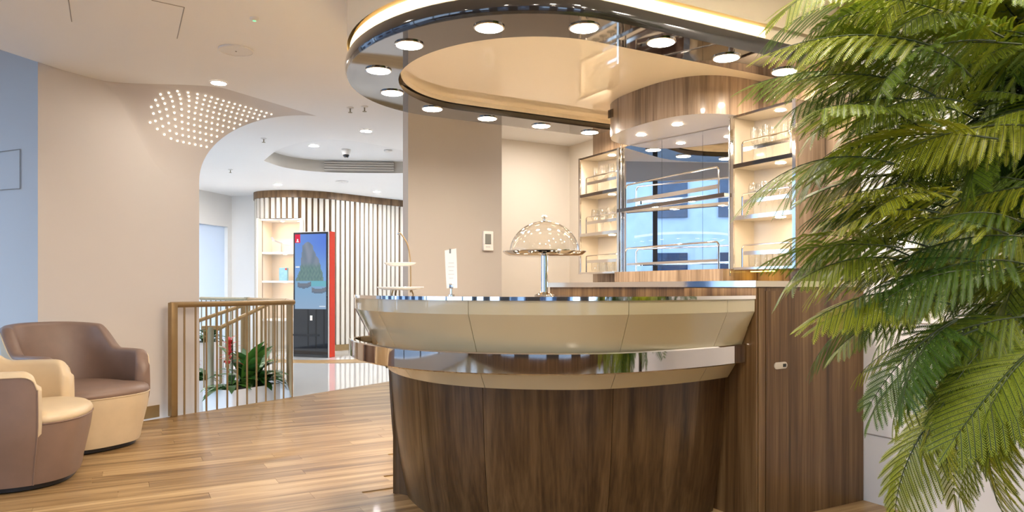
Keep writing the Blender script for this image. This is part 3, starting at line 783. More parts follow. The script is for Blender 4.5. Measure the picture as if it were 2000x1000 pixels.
lamps = [(3.24, 2.755), (2.78, 2.735), (2.325, 2.715), (1.885, 2.735), (1.50, 2.945), (1.262, 3.345), (1.262, 3.82), (1.48, 4.22), (1.85, 4.47), (2.295, 4.535), (2.75, 4.55), (3.195, 4.56)]
for s, t in lamps:
    x, y = L2(s, t)
    l_ = MB().lathe([(.072, -.001), (.072, -.006), (.064, -.008), (.064, -.001)], (x, y, RZ0), 24).build('lamp_bezel', 'chrome', cn)
    MB().disc((x, y, RZ0-.005), .064, 24).build('lamp', 'lamp_ring', l_)
# glossy inner ceiling and the drum above
I2 = stadium(.80, 1.35, .70, WS-.01)
sf_ = MB(); sf_.prism([tuple(p) for p in stadium(1.02, 1.10, .87, WS-.005)], HZ1, HZ1+.02)
tag(sf_.build('ceiling_soffit', 'gloss_cream', smooth=0), 'glossy cream soffit inside the canopy ring', kind='structure')
D_ = stadium(1.035, 1.085, .87, WS+.1); D2 = stadium(1.01, 1.11, .86, WS+.1)
MBd = MB(); MBd.loft([[(p.x, p.y, z) for p in D_] for z in (2.50, CEIL)], wrap=False)
dd = MBd.build('trim_6', 'drum_paint', smooth=50); tag(dd, 'cream drum that carries the canopy ring', kind='structure')
MB().loft([[(p.x, p.y, z) for p in D2] for z in (2.43, 2.52)], wrap=False).build('recess_band', 'gloss_cream', dd, smooth=50)
D3 = stadium(1.020, 1.10, .87, 2.95)
led = thing('cove_light', 'warm light strip glowing around the top of the canopy ring', 'light', L3(1.1, RC, 2.43))
MB().loft([[(p.x, p.y, z) for p in D3] for z in (2.428, 2.488)], wrap=False).build('diffuser', 'led_strip', led, smooth=50)
D4 = stadium(1.03, 1.09, .87, 2.97)
MB().loft([[(p.x, p.y, z) for p in D4] for z in (2.420, 2.430)], wrap=False).build('channel', 'gloss_cream', led, smooth=50)
lipo = stadium(.768, 1.382, .675, SEND); 
MB().loft([[(p.x, p.y, z) for p in lipo] for z in (RZ0+.04, HZ1)], wrap=False).build('inner_lip', 'gloss_cream', cn, smooth=50)

# ------------------------------------------------------------------ things on the counter
cs = thing('cake_stand', 'polished cake stand with clear glass dome on the bar', 'cake stand', (.150, 3.32, 1.1005))
cx, cy, cz = .150, 3.32, 1.1005
MB().lathe([(0, 0), (.045, 0), (.047, .004), (.030, .010), (.020, .018)], (cx, cy, cz), 28).build('foot', 'bright_chrome', cs)
MB().lathe([(.0165, .012), (.0165, .190)], (cx, cy, cz), 20).build('pole', 'chrome', cs)
MB().lathe([(0, .184), (.16, .184), (.178, .190), (.194, .203), (.193, .206), (.176, .196), (.15, .193), (0, .193)], (cx, cy, cz), 48).build('plate', 'bright_chrome', cs)
dome = [(.162*math.cos(a_), .196+.150*math.sin(a_)) for a_ in [PI/2*k_/16 for k_ in range(17)]]
gd = MB().lathe(dome, (cx, cy, cz), 48).build('dome', 'dome_glass', cs)
MB().lathe([(.008, .345), (.006, .352), (.008, .358), (.014, .364), (.012, .370), (.006, .374), (0, .375)], (cx, cy, cz), 14).build('knob', 'bright_chrome', gd)
mh = thing('menu_holder', 'white menu card held upright in a small steel clip', 'menu card', (-.290, 3.42, 1.1005))
mx_, my_ = -.290, 3.42
MB().lathe([(0, 0), (.016, 0), (.016, .004), (.007, .007), (.0055, .035), (.0, .035)], (mx_, my_, 1.1005), 14).build('clip_stand', 'bright_chrome', mh)
MB().box((mx_, my_-.004, 1.1005+.045), (.02, .012, .024), .1, .002).build('clip', 'bright_chrome', mh)
card = MB(); pts = [(-.031, .215), (.024, .225), (.027, .150), (.029, .036), (-.022, .034), (-.026, .1)]
card.add([(mx_+x, my_, 1.1005+z) for x, z in pts]+[(mx_+x, my_+.0012, 1.1005+z) for x, z in pts], [tuple(range(6)), tuple(range(11, 5, -1))]+[(i, 6+i, 6+(i+1) % 6, (i+1) % 6) for i in range(6)])
cd_ = card.build('card', 'paper', mh, smooth=0)
MB().box((mx_-.005, my_-.001, 1.1005+.212), (.008, .001, .022)).build('card_emblem', 'lcd', cd_, smooth=0)
for k_, w_ in enumerate((.026, .03, .022, .028, .02)):
    MB().box((mx_, my_-.0008, 1.1005+.155-k_*.018), (w_, .0006, .003)).build('card_line', 'paper_grey', cd_, smooth=0)
ts = thing('tiered_stand', 'two tier plate stand with a curved brass rod at the bar end', 'plate stand', (-.60, 3.85, 1.1005))
px_, py_ = -.60, 3.85
for z, r in ((.036, .128), (.165, .086)):
    MB().lathe([(0, z-.012), (r*.62, z-.012), (r*.9, z-.004), (r, z+.004), (r*.99, z+.006), (r*.6, z-.006), (0, z-.006)], (px_, py_, 1.1005), 36).build('plate', 'porcelain', ts)
rod = catmull([(px_+.055, py_, 1.112), (px_+.056, py_, 1.20), (px_+.052, py_, 1.30), (px_+.036, py_, 1.375), (px_+.005, py_, 1.425), (px_-.006, py_, 1.428)], 8)
rd = MB().tube(rod, .0035, 8).build('rod', 'brass_paint', ts)
MB().lathe([(0, -.009), (.007, -.006), (.009, 0), (.007, .006), (0, .009)], (px_-.008, py_, 1.428), 10).build('finial', 'bright_chrome', rd)
for a_ in (0, 2*PI/3, 4*PI/3):
    MB().tube([(px_+.07*math.cos(a_), py_+.07*math.sin(a_), 1.1008), (px_+.06*math.cos(a_), py_+.06*math.sin(a_), 1.127)], .004, 6).build('foot', 'brass_paint', ts)

# ------------------------------------------------------------------ wall devices
th_ = thing('thermostat', 'white thermostat with grey display on the pier wall', 'thermostat', L3(2.985, 5.89, 1.44))
tb = lbox(th_, 'housing', 'white_plastic', 2.935, 3.035, 5.868, 5.899, 1.475, 1.655, .006)
lbox(th_, 'display', 'lcd', 2.948, 3.008, 5.865, 5.869, 1.535, 1.628)
lbox(th_, 'button', 'paper_grey', 2.955, 3.0, 5.8655, 5.869, 1.505, 1.515)
so = thing('wall_socket', 'brass wall plate on the cream alcove wall', 'socket', L3(3.45, 7.19, 1.2))
lbox(so, 'plate', 'brass_paint', 3.385, 3.515, 7.190, 7.199, 1.125, 1.275, .003)
lbox(so, 'switch', 'brass_shade', 3.44, 3.46, 7.185, 7.191, 1.19, 1.215, .002)

# ------------------------------------------------------------------ tub chairs
def chair(label, loc, rz, outer_m, inner_m):
    c = thing('tub_chair', label, 'armchair', loc, rz, 'tub chairs by the wall', local=True)
    def add(mb, nm, m_, par=None, smooth=45):
        o = bpy.data.objects.new(nm, mb.mesh(nm, m_, smooth)); COL.objects.link(o); o.parent = par or c; return o
    ax, ay = .43, .405
    def out(phi, sc_=1.0, lean=0):
        ca, sa = math.cos(phi), math.sin(phi); e = .80
        x = ax*math.copysign(abs(ca)**e, ca); y = ay*math.copysign(abs(sa)**e, sa)
        return Vector((x*sc_+lean*min(0, ca), y*sc_+lean*.35*sa*(-min(0, ca))))
    def taper(z): return .865+.135*sstep(z/.40)*1.0 if z < .40 else 1.0
    ph0 = math.radians(60); N = 110
    def top(phi):
        a_ = abs(phi-PI)                 # 0 at the back
        hb = .865-.02*(a_/1.0)**2
        ha = .652+.012*math.sin(a_)
        k_ = sstep((math.radians(84)-a_)/math.radians(26))
        return ha+(hb-ha)*k_
    phis = [ph0+(2*PI-2*ph0)*i/N for i in range(N+1)]
    outer, inner = [], []
    for ph in phis:
        h_ = top(ph); ln = .10*sstep((h_-.40)/.45)
        de = min(1, min(ph-ph0, 2*PI-ph0-ph)/.20)       # rounded arm ends
        h_ -= .075*(1-math.sqrt(max(0, 1-(1-de)**2)))
        col = []
        for k_ in range(9):
            z = .035+(h_-.02-.035)*k_/8
            p = out(ph, taper(z)*1.0+.012*math.sin(PI*k_/8), ln*(max(0, z-.4)/.46)); col.append(Vector((p.x, p.y, z)))
        outer.append(col)
        th = .085
        pt = col[-1]; ctr = Vector((0, 0, 0)); dirn = Vector((-pt.x, -pt.y, 0)).normalized()
        # edge direction inwards, use outline normal approximated by direction to an inner spine
        sp = Vector((max(-.12, min(.2, pt.x*.5)), 0, 0)); dirn = Vector((sp.x-pt.x, sp.y-pt.y, 0)).normalized()
        icol = [pt.copy()]
        for k_ in range(1, 7):
            a_ = PI*k_/6; icol.append(pt+dirn*(th/2*(1-math.cos(a_)))+Vector((0, 0, .030*math.sin(a_))))
        for k_ in range(1, 6):
            z = pt.z+(.37-pt.z)*k_/5
            p2 = out(ph, 1.0, ln*(max(0, z-.4)/.46)*.9); q = Vector((p2.x, p2.y, z))
            icol.append(q+dirn*(th+.012*math.sin(PI*k_/5)))
        inner.append(icol)
    sh_ = MB().loft(outer, wrap=False)
    o_ = add(sh_, 'outer_shell', outer_m)
    ih = MB(); ih.loft(inner, wrap=False)
    # arm fronts
    for e_, col in ((0, inner[0]), (N, inner[-1])):
        o2 = outer[e_]
        loop = [v for v in col]+[Vector((col[-1].x, col[-1].y, .30)), Vector((o2[3].x, o2[3].y, .30))]+[o2[k_] for k_ in range(4, 8)]
        n_ = len(loop); cen = sum(loop, Vector())/n_
        fwd = Vector((.022, 0, 0))
        mid = [cen+(v-cen)*.86+fwd for v in loop]
        base_ = len(ih.v); ih.v += [tuple(v) for v in loop]+[tuple(v) for v in mid]+[tuple(cen+fwd*1.1)]
        for i in range(n_):
            j = (i+1) % n_; f1 = (base_+i, base_+j, base_+n_+j, base_+n_+i); f2 = (base_+n_+i, base_+n_+j, base_+2*n_)
            ih.f += [f1, f2] if e_ else [f1[::-1], f2[::-1]]
    add(ih, 'inner_shell', inner_m, smooth=60)
    add(MB().tube([col[-1]+Vector((col[-1].x, col[-1].y, 0)).normalized()*.001 for col in outer], .0045, 6), 'piping', inner_m if outer_m == 'leather_brown' else 'leather_cream')
    for e_ in (0, -1): add(MB().tube([v*1.0 for v in outer[e_]], .0045, 6), 'piping', outer_m)
    # base drum
    rings = []
    for z in (.035, .06, .12, .2, .28, .34, .372):
        rings.append([Vector((*out(2*PI*j/60, (taper(z)-.004)*(1.0 if z > .05 else .985)), z)) for j in range(60)])
    add(MB().loft(rings, wrap=True, caps=True), 'base', outer_m)
    add(MB().loft([[Vector((*out(2*PI*j/60, sc_), z)) for j in range(60)] for sc_, z in ((.80, .007), (.80, .036))], wrap=True, caps=True), 'plinth', 'black')
    # cushion
    def cout(phi, k_):
        p = out(phi); f = .995 if abs((phi+PI) % (2*PI)-PI) < ph0-.10 else .995-.20*sstep((abs((phi+PI) % (2*PI)-PI)-ph0+.10)/.25)
        return p*f*k_
    rings = [[Vector((*cout(2*PI*j/72, k_), z)) for j in range(72)] for k_, z in ((.97, .372), (1.0, .382), (1.005, .398), (.985, .418), (.93, .434), (.80, .446), (.5, .456), (.001, .460))]
    add(MB().loft(rings, wrap=True), 'cushion', inner_m, smooth=70)
    add(MB().tube([Vector((*cout(2*PI*j/72, 1.003), .377)) for j in range(72)], .0045, 6, closed=True), 'cushion_piping', outer_m)
    return c
chair('brown leather tub chair with cream base beside the pale wall', (-3.09, 5.13, .0065), math.radians(-26), 'leather_cream', 'leather_brown')
chair('cream leather tub chair with brown outside, nearest at the left edge', (-2.96, 4.20, .0065), math.radians(19), 'leather_brown', 'leather_cream')

# ------------------------------------------------------------------ stair well with balustrades and planters
WZ = -1.75
tag(MB().prism([(-7, 6.3), (-2.0, 6.3), (-2.0, 11.4), (-7, 11.4)], WZ-.1, WZ).build('floor_lower', 'dark_carpet', smooth=0), 'dark carpet at the bottom of the stairwell', kind='structure')
for i, (p, q) in enumerate([(E0, E1), (E1, C0), (C0, (-3.6, 9.75)), ((-3.6, 9.75), (-4.6, 10.6)), ((-4.6, 10.6), (-7, 11.2))]):
    wall('wall_stair_%d' % (i+1), p, q, WZ, -.001, .05, 'paint_white', 'white side wall of the stairwell under the floor edge', -1)
sr = thing('staircase', 'white stair flight descending inside the well', 'stairs', (-4.98, 9.5, WZ))
sd = Vector((-.35, -.94)).normalized(); sn = Vector((-sd.y, sd.x))
for k_ in range(8):
    p = Vector((-4.98, 9.5))+sd*(.27*k_); z = -.20-k_*.19
    qd = [p-sn*.28, p+sd*.29-sn*.28, p+sd*.29+sn*.28, p+sn*.28]
    MB().prism([tuple(v) for v in qd], WZ+.001 if k_ > 5 else z-.25, z).build('step', 'paint_white', sr, smooth=0)
RH = 1.005
def balustrade(label, pts, spacing, group=None, posts=(), r=.0092, m_='brass_paint', zb=0, foot=.0):
    """handrail through 3d points with balusters down to zb"""
    b = thing('balustrade', label, 'railing', (pts[0][0], pts[0][1], 0 if callable(zb) else zb), 0, group)
    P3 = [Vector(p) for p in pts]
    for i in range(len(P3)-1):
        a_, c_ = P3[i], P3[i+1]; d = (c_-a_); ln = d.length; d.normalize()
        side = Vector((-d.y, d.x, 0)).normalized()*.027; up = Vector((0, 0, .026))
        ov = d*.02
        secs = []
        for q in (a_-ov, c_+ov):
            secs.append([q+side*math.cos(t_)*1.0+up*math.sin(t_) for t_ in [2*PI*k_/12 for k_ in range(12)]])
        MB().loft(secs, wrap=True, caps=True).build('handrail', m_, b)
        n = max(1, int(round((Vector((c_.x-a_.x, c_.y-a_.y))).length/spacing)))
        for k_ in range(1, n+1 if i == len(P3)-2 else n+1):
            q = a_.lerp(c_, k_/n); zz = zb(q) if callable(zb) else zb
            MB().tube([(q.x, q.y, zz), (q.x, q.y, q.z-.01)], r, 8).build('baluster', m_, b)
    for (x, y, z0, z1, rr_) in posts:
        MB().box((x, y, (z0+z1)/2), (rr_*2, rr_*2, z1-z0), math.atan2(ed.y, ed.x), .006).build('post', m_, b)
    return b
n_in = Vector((-ed.y, ed.x))*0
p0 = Vector(E0)+ed*.02; p1 = Vector(E1)
balustrade('gold painted balustrade along the wooden floor edge', [(p0.x, p0.y, RH-.02), (p1.x, p1.y, RH-.02)], .108, posts=[(p0.x, p0.y, 0.0065, RH, .030)], zb=.0)
balustrade('gold balustrade running back beside the white tile', [(p1.x-.02, p1.y+.06, RH-.03), (C0[0]-.01, C0[1]-.05, RH-.03)], .105)
balustrade('far gold balustrade at the back of the stairwell', [(-3.62, 9.78, RH-.03), (-4.6, 10.62, RH-.03)], .15, m_='brass_shade', posts=[(-3.62, 9.79, 0, RH, .03)])
balustrade('short gold balustrade joining the stairwell corner', [(C0[0]-.06, C0[1]+.06, RH-.03), (-3.55, 9.70, RH-.03)], .13)
def below(q): return q.z-.92
h1 = balustrade('near sloping stair handrail with end post', [(-2.99, 8.84, .94), (-3.38, 8.30, .67), (-3.55, 8.26, .67)], .12, zb=below)
MB().tube([(-3.475, 8.27, WZ), (-3.475, 8.27, .68)], .034, 14).build('newel_post', 'brass_shade', h1)
h2 = balustrade('far sloping stair handrail behind the first', [(-3.58, 9.55, .90), (-4.22, 8.98, .62)], .14, zb=below)
MB().tube([(-3.58, 9.55, -.2), (-3.58, 9.55, .92)], .03, 12).build('newel_post', 'brass_paint', h2)
# planters
def planter(name, label, c, dims, rz, z0, z1):
    root = thing(name, label, 'planter', (c[0], c[1], z0), rz)
    W_, D_2 = dims; R = Matrix.Translation((c[0], c[1], 0)) @ Matrix.Rotation(rz, 4, 'Z')
    def ringz(w, d, z, r_=.03):
        pts = []
        for (sx, sy, a0) in ((1, 1, 0), (-1, 1, PI/2), (-1, -1, PI), (1, -1, 3*PI/2)):
            for k_ in range(5):
                a_ = a0+PI/2*k_/4; pts.append(R @ Vector((sx*(w/2-r_)+r_*math.cos(a_), sy*(d/2-r_)+r_*math.sin(a_), z)))
        return pts
    MB().loft([ringz(W_, D_2, z0), ringz(W_, D_2, z1-.004), ringz(W_-.006, D_2-.006, z1), ringz(W_-.05, D_2-.05, z1), ringz(W_-.054, D_2-.054, z1-.07)], wrap=True, caps=False).build('box', 'planter_white', root, smooth=40)
    OBST.append(tree_of(root.children[0].data, Matrix.Identity(4))) if root.children else None
    so_ = MB(); rg = ringz(W_-.052, D_2-.052, z1-.045); so_.add(rg, [tuple(range(len(rg)))]); so__ = so_.build('soil', 'soil', root); OBST.append(tree_of(so__.data, Matrix.Identity(4)))
    return root, R
def leaf_mesh(L_, w, bend, n=7, fold=.15):
    mb = MB(); rows = []
    for k_ in range(n+1):
        f = k_/n; ww = w*math.sin(PI*min(1, f*.93+.07))**.8
        x = L_*f*math.cos(bend*f*.6); z = L_*f*(1-.25*bend*f)-bend*L_*f*f*.35
        rows.append([Vector((x*math.sin(bend*f), -ww/2, z+fold*ww*.5)), Vector((x*math.sin(bend*f), 0, z)), Vector((x*math.sin(bend*f), ww/2, z+fold*ww*.5))])
    return mb.loft(rows, wrap=False)
LM = {}
for i, (L_, w, be) in enumerate(((.42, .10, .7), (.50, .085, .45), (.34, .11, 1.0), (.30, .05, .9))):
    for mm in ('leaf_dark', 'leaf_mid', 'bract_red'): LM[(i, mm)] = leaf_mesh(L_, w, be).mesh('leaf', mm, 60)
from mathutils.bvhtree import BVHTree
def tree_of(me, mt):
    return BVHTree.FromPolygons([mt @ v.co for v in me.vertices], [tuple(p_.vertices) for p_ in me.polygons])
OBST = []
for o in list(COL.objects):
    if o.type == 'MESH' and o.name.split('.')[0] in ('baluster', 'handrail', 'newel_post', 'post', 'box', 'soil') or o.name.startswith('wall_stair'):
        OBST.append(tree_of(o.data, Matrix.Identity(4)))
def plant(name, label, c, z, n, mats, kinds, sc_, spread=.06, tilt=(.15, .75), flower=0):
    root = thing(name, label, 'plant', (c[0], c[1], z), 0, None, local=True); W0 = Matrix.Translation((c[0], c[1], z)); mine = []
    def put_leaf(nm, me_, make, tries=40):
        for _ in range(tries):
            mt = make(); tr = tree_of(me_, W0 @ mt)
            if any(tr.overlap(ob) for ob in OBST): continue
            o = bpy.data.objects.new(nm, me_); COL.objects.link(o); o.parent = root; o.matrix_local = mt; mine.append(tr); return
    MB_ = MB().lathe([(0, 0), (.022, 0), (.018, .06), (.006, .10), (0, .10)], n=8)
    put_leaf('stem', MB_.mesh('stem', 'stem_green'), lambda: Matrix.Translation((random.uniform(-.02, .02), random.uniform(-.02, .02), 0)))
    if flower:
        fx, fy = random.uniform(-.01, .01), 0
        put_leaf('flower_stalk', MB().tube([(0, 0, 0), (.01, 0, flower*.7), (.0, .01, flower)], .008, 6).mesh('flower_stalk', 'stem_green'), lambda: Matrix.Translation((random.uniform(-.03, .03), random.uniform(-.03, .03), 0)))
        for k_ in range(22):
            def mk(k_=k_):
                s_ = random.uniform(.34, .48)
                return Matrix.Translation((0, 0, flower*(.52+.020*k_))) @ Matrix.Rotation(k_*2.4+random.uniform(-.5, .5), 4, 'Z') @ Matrix.Rotation(.85-.035*k_, 4, 'Y') @ Matrix.Diagonal((s_, s_, s_, 1))
            put_leaf('bract', LM[(0, 'bract_red')], mk)
    for k_ in range(n):
        i = random.choice(kinds); mm = random.choice(mats); cnt_ = [0]
        def mk(k_=k_):
            cnt_[0] += 1; s_ = sc_*random.uniform(.75, 1.1)*(1-.012*cnt_[0])
            return Matrix.Translation((random.uniform(-spread, spread), random.uniform(-spread, spread), .02)) @ Matrix.Rotation(k_*2.4+random.uniform(0, .5)+cnt_[0]*.7, 4, 'Z') @ Matrix.Rotation(random.uniform(*tilt), 4, 'Y') @ Matrix.Diagonal((s_, s_, s_, 1))
        put_leaf('leaf', LM[(i, mm)], mk)
    OBST.extend(mine)
    return root
g1 = math.atan2(.55, .28)
pl1, R1 = planter('trough_planter', 'white trough planter with red bromeliad behind the gold balustrade', (-3.00, 7.98), (.70, .46), g1, WZ, .045)
zz = .002
def at(R, x, y): v = R @ Vector((x, y, 0)); return (v.x, v.y)
plant('bromeliad', 'bromeliad with red bracts in the near trough', at(R1, -.18, .0), zz, 14, ['leaf_mid', 'leaf_dark'], [0, 2, 3], .95, tilt=(.3, 1.1), flower=.56)
plant('peace_lily', 'tall broad-leaved green plant in the near trough', at(R1, .08, .02), zz, 30, ['leaf_dark', 'leaf_mid', 'leaf_dark'], [0, 1], 1.45, spread=.09, tilt=(.05, .7))
plant('leafy_plant', 'dark glossy upright plant at the right end of the near trough', at(R1, .20, -.02), zz, 30, ['leaf_dark'], [1, 2, 0], 1.2, tilt=(.1, .8))
plant('grassy_plant', 'low fine-leaved green plant at the left end of the near trough', at(R1, -.27, .05), zz, 16, ['leaf_dark', 'leaf_mid'], [3], .9, tilt=(.4, 1.2))
pl2, R2 = planter('tall_planter', 'tall white planter of green foliage furthest back in the stairwell', (-4.28, 9.72), (.62, .40), .7, WZ, .40)
for k_, lab in enumerate(('green leafy plant at the left of the far tall planter', 'green leafy plant at the right of the far tall planter')):
    plant('leafy_plant', lab, at(R2, -.16+.32*k_, 0), .36, 22, ['leaf_dark', 'leaf_mid'], [0, 1, 2], .95, tilt=(.1, .9))
pl3, R3 = planter('square_planter', 'square white planter with a red flower beside the stair post', (-3.86, 8.70), (.38, .34), .5, WZ, .02)
plant('red_bromeliad', 'small red flowering plant in the square planter', at(R3, -.05, 0), -.02, 14, ['leaf_dark'], [2, 3, 0], .75, tilt=(.2, 1.0), flower=.42)
plant('leafy_plant', 'dark green plant filling the square planter', at(R3, .08, .03), -.02, 18, ['leaf_dark', 'leaf_mid'], [0, 2], .8, tilt=(.2, .9))

# ------------------------------------------------------------------ slatted curved wall with niche
SP = relax(resample(catmull([(-4.60, 14.0), (-4.66, 13.5), (-4.62, 12.98), (-4.40, 12.62), (-3.85, 12.50), (-3.40, 12.66), (-3.16, 12.88), (-2.88, 13.18), (-2.51, 13.6), (-2.13, 14.0), (-1.65, 14.45)], 14), 300), 10)
SNm = normals2(SP)
if SNm[150].y > 0: SNm = [-n for n in SNm]
sl = thing('slatted_wall', 'curved wall of pale vertical slats under a walnut fascia', 'slat wall', (-3.4, 12.7, 0))
def uof(p): return 1000+1400*p.x/p.y
NL, NR = 511, 589
iL = next(i for i in range(300) if SP[i].y < 13.0 and uof(SP[i]) > NL); iR = next(i for i in range(iL, 300) if uof(SP[i]) > NR)
def sheet(name, m_, i0, i1, off, z0, z1, par=sl, th=.012):
    a_ = [SP[i]+SNm[i]*off for i in range(i0, i1+1)]; b_ = [SP[i]+SNm[i]*(off-th) for i in range(i0, i1+1)]
    MB().prism([tuple(p) for p in a_]+[tuple(p) for p in b_[::-1]], z0, z1).build(name, m_, par, smooth=30)
sheet('backing', 'fascia_wood', 0, iL, 0, .0, 2.70); sheet('backing', 'fascia_wood', iL, iR, 0, 2.34, 2.70); sheet('backing', 'fascia_wood', iR, 299, 0, 0, 2.70)
sheet('fascia', 'fascia_wood', 0, 299, .055, 2.705, CEIL-.001, th=.06)
sheet('skirting', 'brass_paint', iR, 299, .05, 0, .11, th=.03)
arc = [0]
for i in range(1, 300): arc.append(arc[-1]+(SP[i]-SP[i-1]).length)
slat_hi = MB().box((0, 0, 0), (.064, .036, 1)).mesh('slat', 'slat_paint', 0)
q = .03; j = 0
while q < arc[-1]:
    while arc[j] < q: j += 1
    p = SP[j]+SNm[j]*.022
    if iL-2 < j < iR+1: z0, z1 = 2.345, 2.704
    else: z0, z1 = .11, 2.704
    o = bpy.data.objects.new('slat', slat_hi); COL.objects.link(o); attach(o, sl)
    o.location = (p.x, p.y, (z0+z1)/2); o.rotation_euler = (0, 0, math.atan2(SNm[j].y, SNm[j].x)+PI/2); o.scale = (1, 1, z1-z0)
    q += .104
# niche
pL = SP[iL]; pR = SP[iR]; nd2 = (pR-pL).normalized(); nn2 = Vector((-nd2.y, nd2.x))
if nn2.y < 0: nn2 = -nn2
ni = thing('display_niche', 'lit display niche with white shelves in the slatted wall', 'niche', (pL.x, pL.y, 0))
def nbox(name, m_, a, b, d0, d1, z0, z1, par=ni):
    P4 = [pL+nd2*a+nn2*d0, pL+nd2*b+nn2*d0, pL+nd2*b+nn2*d1, pL+nd2*a+nn2*d1]
    return MB().prism([tuple(p) for p in P4], z0, z1).build(name, m_, par, smooth=0)
NW = (pR-pL).length
nbox('back_panel', 'paint_cream', 0, NW, .38, .40, 0, 2.34)
nbox('side_panel', 'paint_cream', -.03, 0, -.16, .40, 0, 2.34); nbox('side_panel', 'paint_cream', NW, NW+.03, -.10, .40, 0, 2.34)
nbox('top_panel', 'paint_white', -.03, NW+.03, -.05, .40, 2.31, 2.34)
for z in (.55, 1.22, 1.725): nbox('shelf_board', 'paint_white', 0, NW, .0, .38, z, z+.035)
for z in (2.309, 1.724, 1.219):
    for a in ((.30, .62) if z > 2 else (.35,)):
        c_ = pL+nd2*a*NW/.75+nn2*.18; MB().disc((c_.x, c_.y, z-.002), .03, 12).build('spotlight', 'lamp_niche', ni)
ap = pL+nd2*.30+nn2*.12; apz = 1.762
ai = thing('model_airplane', 'white model airplane on a stand in the lit niche', 'model plane', (ap.x, ap.y, apz))
def fus(mb, a, b, r):
    pts = [a.lerp(b, k_/8) for k_ in range(9)]; mb.tube(pts, [r*f for f in (.25, .7, .95, 1, 1, 1, .85, .55, .15)], 10); return mb
fa = Vector((ap.x-.17, ap.y+.03, apz+.20)); fb = Vector((ap.x+.17, ap.y-.03, apz+.12))
fus(MB(), fb, fa, .018).build('fuselage', 'porcelain', ai)
mid_ = fa.lerp(fb, .5)
for sgn in (-1, 1):
    tipw = mid_+Vector((-.06, sgn*.17, .03)); w_ = MB()
    vs_ = [mid_+Vector((.05, 0, -.005)), mid_+Vector((-.03, 0, 0)), tipw+Vector((-.02, 0, 0)), tipw+Vector((.01, 0, 0))]
    w_.add([v+Vector((0, 0, .003)) for v in vs_]+[v-Vector((0, 0, .003)) for v in vs_], [(0, 1, 2, 3), (7, 6, 5, 4), (0, 4, 5, 1), (1, 5, 6, 2), (2, 6, 7, 3), (3, 7, 4, 0)]); w_.build('wing', 'model_grey', ai, smooth=0)
w_ = MB(); vs_ = [fa+Vector((.05, 0, .0)), fa, fa+Vector((-.03, 0, .07)), fa+Vector((.0, 0, .07))]
w_.add([v+Vector((0, .003, 0)) for v in vs_]+[v-Vector((0, .003, 0)) for v in vs_], [(0, 1, 2, 3), (7, 6, 5, 4), (0, 4, 5, 1), (1, 5, 6, 2), (2, 6, 7, 3), (3, 7, 4, 0)]); w_.build('tail_fin', 'model_grey', ai, smooth=0)
MB().tube([(ap.x, ap.y, apz+.01), (mid_.x, mid_.y, mid_.z)], .004, 6).build('stand_rod', 'bright_chrome', ai)
MB().lathe([(0, .012), (.03, .010), (.035, 0), (0, -.001)], (ap.x, ap.y, apz), 16).build('stand_foot', 'bright_chrome', ai)
bp = pL+nd2*.33+nn2*.15
bx_ = thing('gift_box', 'pale blue box standing on the lower niche shelf', 'box', (bp.x, bp.y, 1.256))
MB().box((bp.x, bp.y, 1.256+.115), (.15, .06, .228), math.atan2(nd2.y, nd2.x), .003).build('carton', 'box_blue', bx_, smooth=0)
MB().box((bp.x+.05, bp.y-.04, 1.256+.205), (.028, .01, .028), math.atan2(nd2.y, nd2.x)).build('badge', 'red', bx_, smooth=0)

# ------------------------------------------------------------------ screen kiosk
K0 = Vector((-3.585, 11.76)); K1 = Vector((-2.975, 11.57)); kd = (K1-K0).normalized(); kn = Vector((-kd.y, kd.x)); kw = (K1-K0).length
ki = thing('screen_kiosk', 'tall black screen kiosk with red side in front of the slats', 'kiosk', (K0.x, K0.y, 0))
def kbox(name, m_, a, b, d0, d1, z0, z1, par=ki):
    P4 = [K0+kd*a+kn*d0, K0+kd*b+kn*d0, K0+kd*b+kn*d1, K0+kd*a+kn*d1]
    return MB().prism([tuple(p) for p in P4], z0, z1).build(name, m_, par, smooth=0)
kbox('body', 'white_plastic', 0.005, kw+.012, .012, .20, .002, 2.045)
kbox('bezel', 'black_gloss', 0, kw, 0, .011, .004, 2.035)
kbox('side_cover', 'red', kw+.0125, kw+.02, .03, .185, .004, 2.046)
kbox('lower_bar', 'black', .0, kw*.75, -.012, -.001, .345, .375)
sc_o = MB(); NX, NZ = 46, 96
x0, x1, z0, z1 = .028, kw-.028, .785, 2.005
for iz in range(NZ+1):
    for ix in range(NX+1):
        p = K0+kd*(x0+(x1-x0)*ix/NX)-kn*.0015; sc_o.v.append((p.x, p.y, z0+(z1-z0)*iz/NZ))
for iz in range(NZ):
    for ix in range(NX):
        a_ = iz*(NX+1)+ix; sc_o.f.append((a_, a_+1, a_+NX+2, a_+NX+1))
me = bpy.data.meshes.new('screen'); me.from_pydata(sc_o.v, [], sc_o.f); me.materials.append(M['screen_picture'])
attr = me.attributes.new('picture', 'FLOAT_COLOR', 'FACE')
def mixc(a, b, k_): return tuple(a[i]+(b[i]-a[i])*k_ for i in range(3))
rnd = random.Random(3)
def h2(x, y): return .5+.25*math.sin(x*31.7+math.sin(y*17.3)*2.1)+.25*math.sin(y*43.1+math.sin(x*23.9)*1.7)
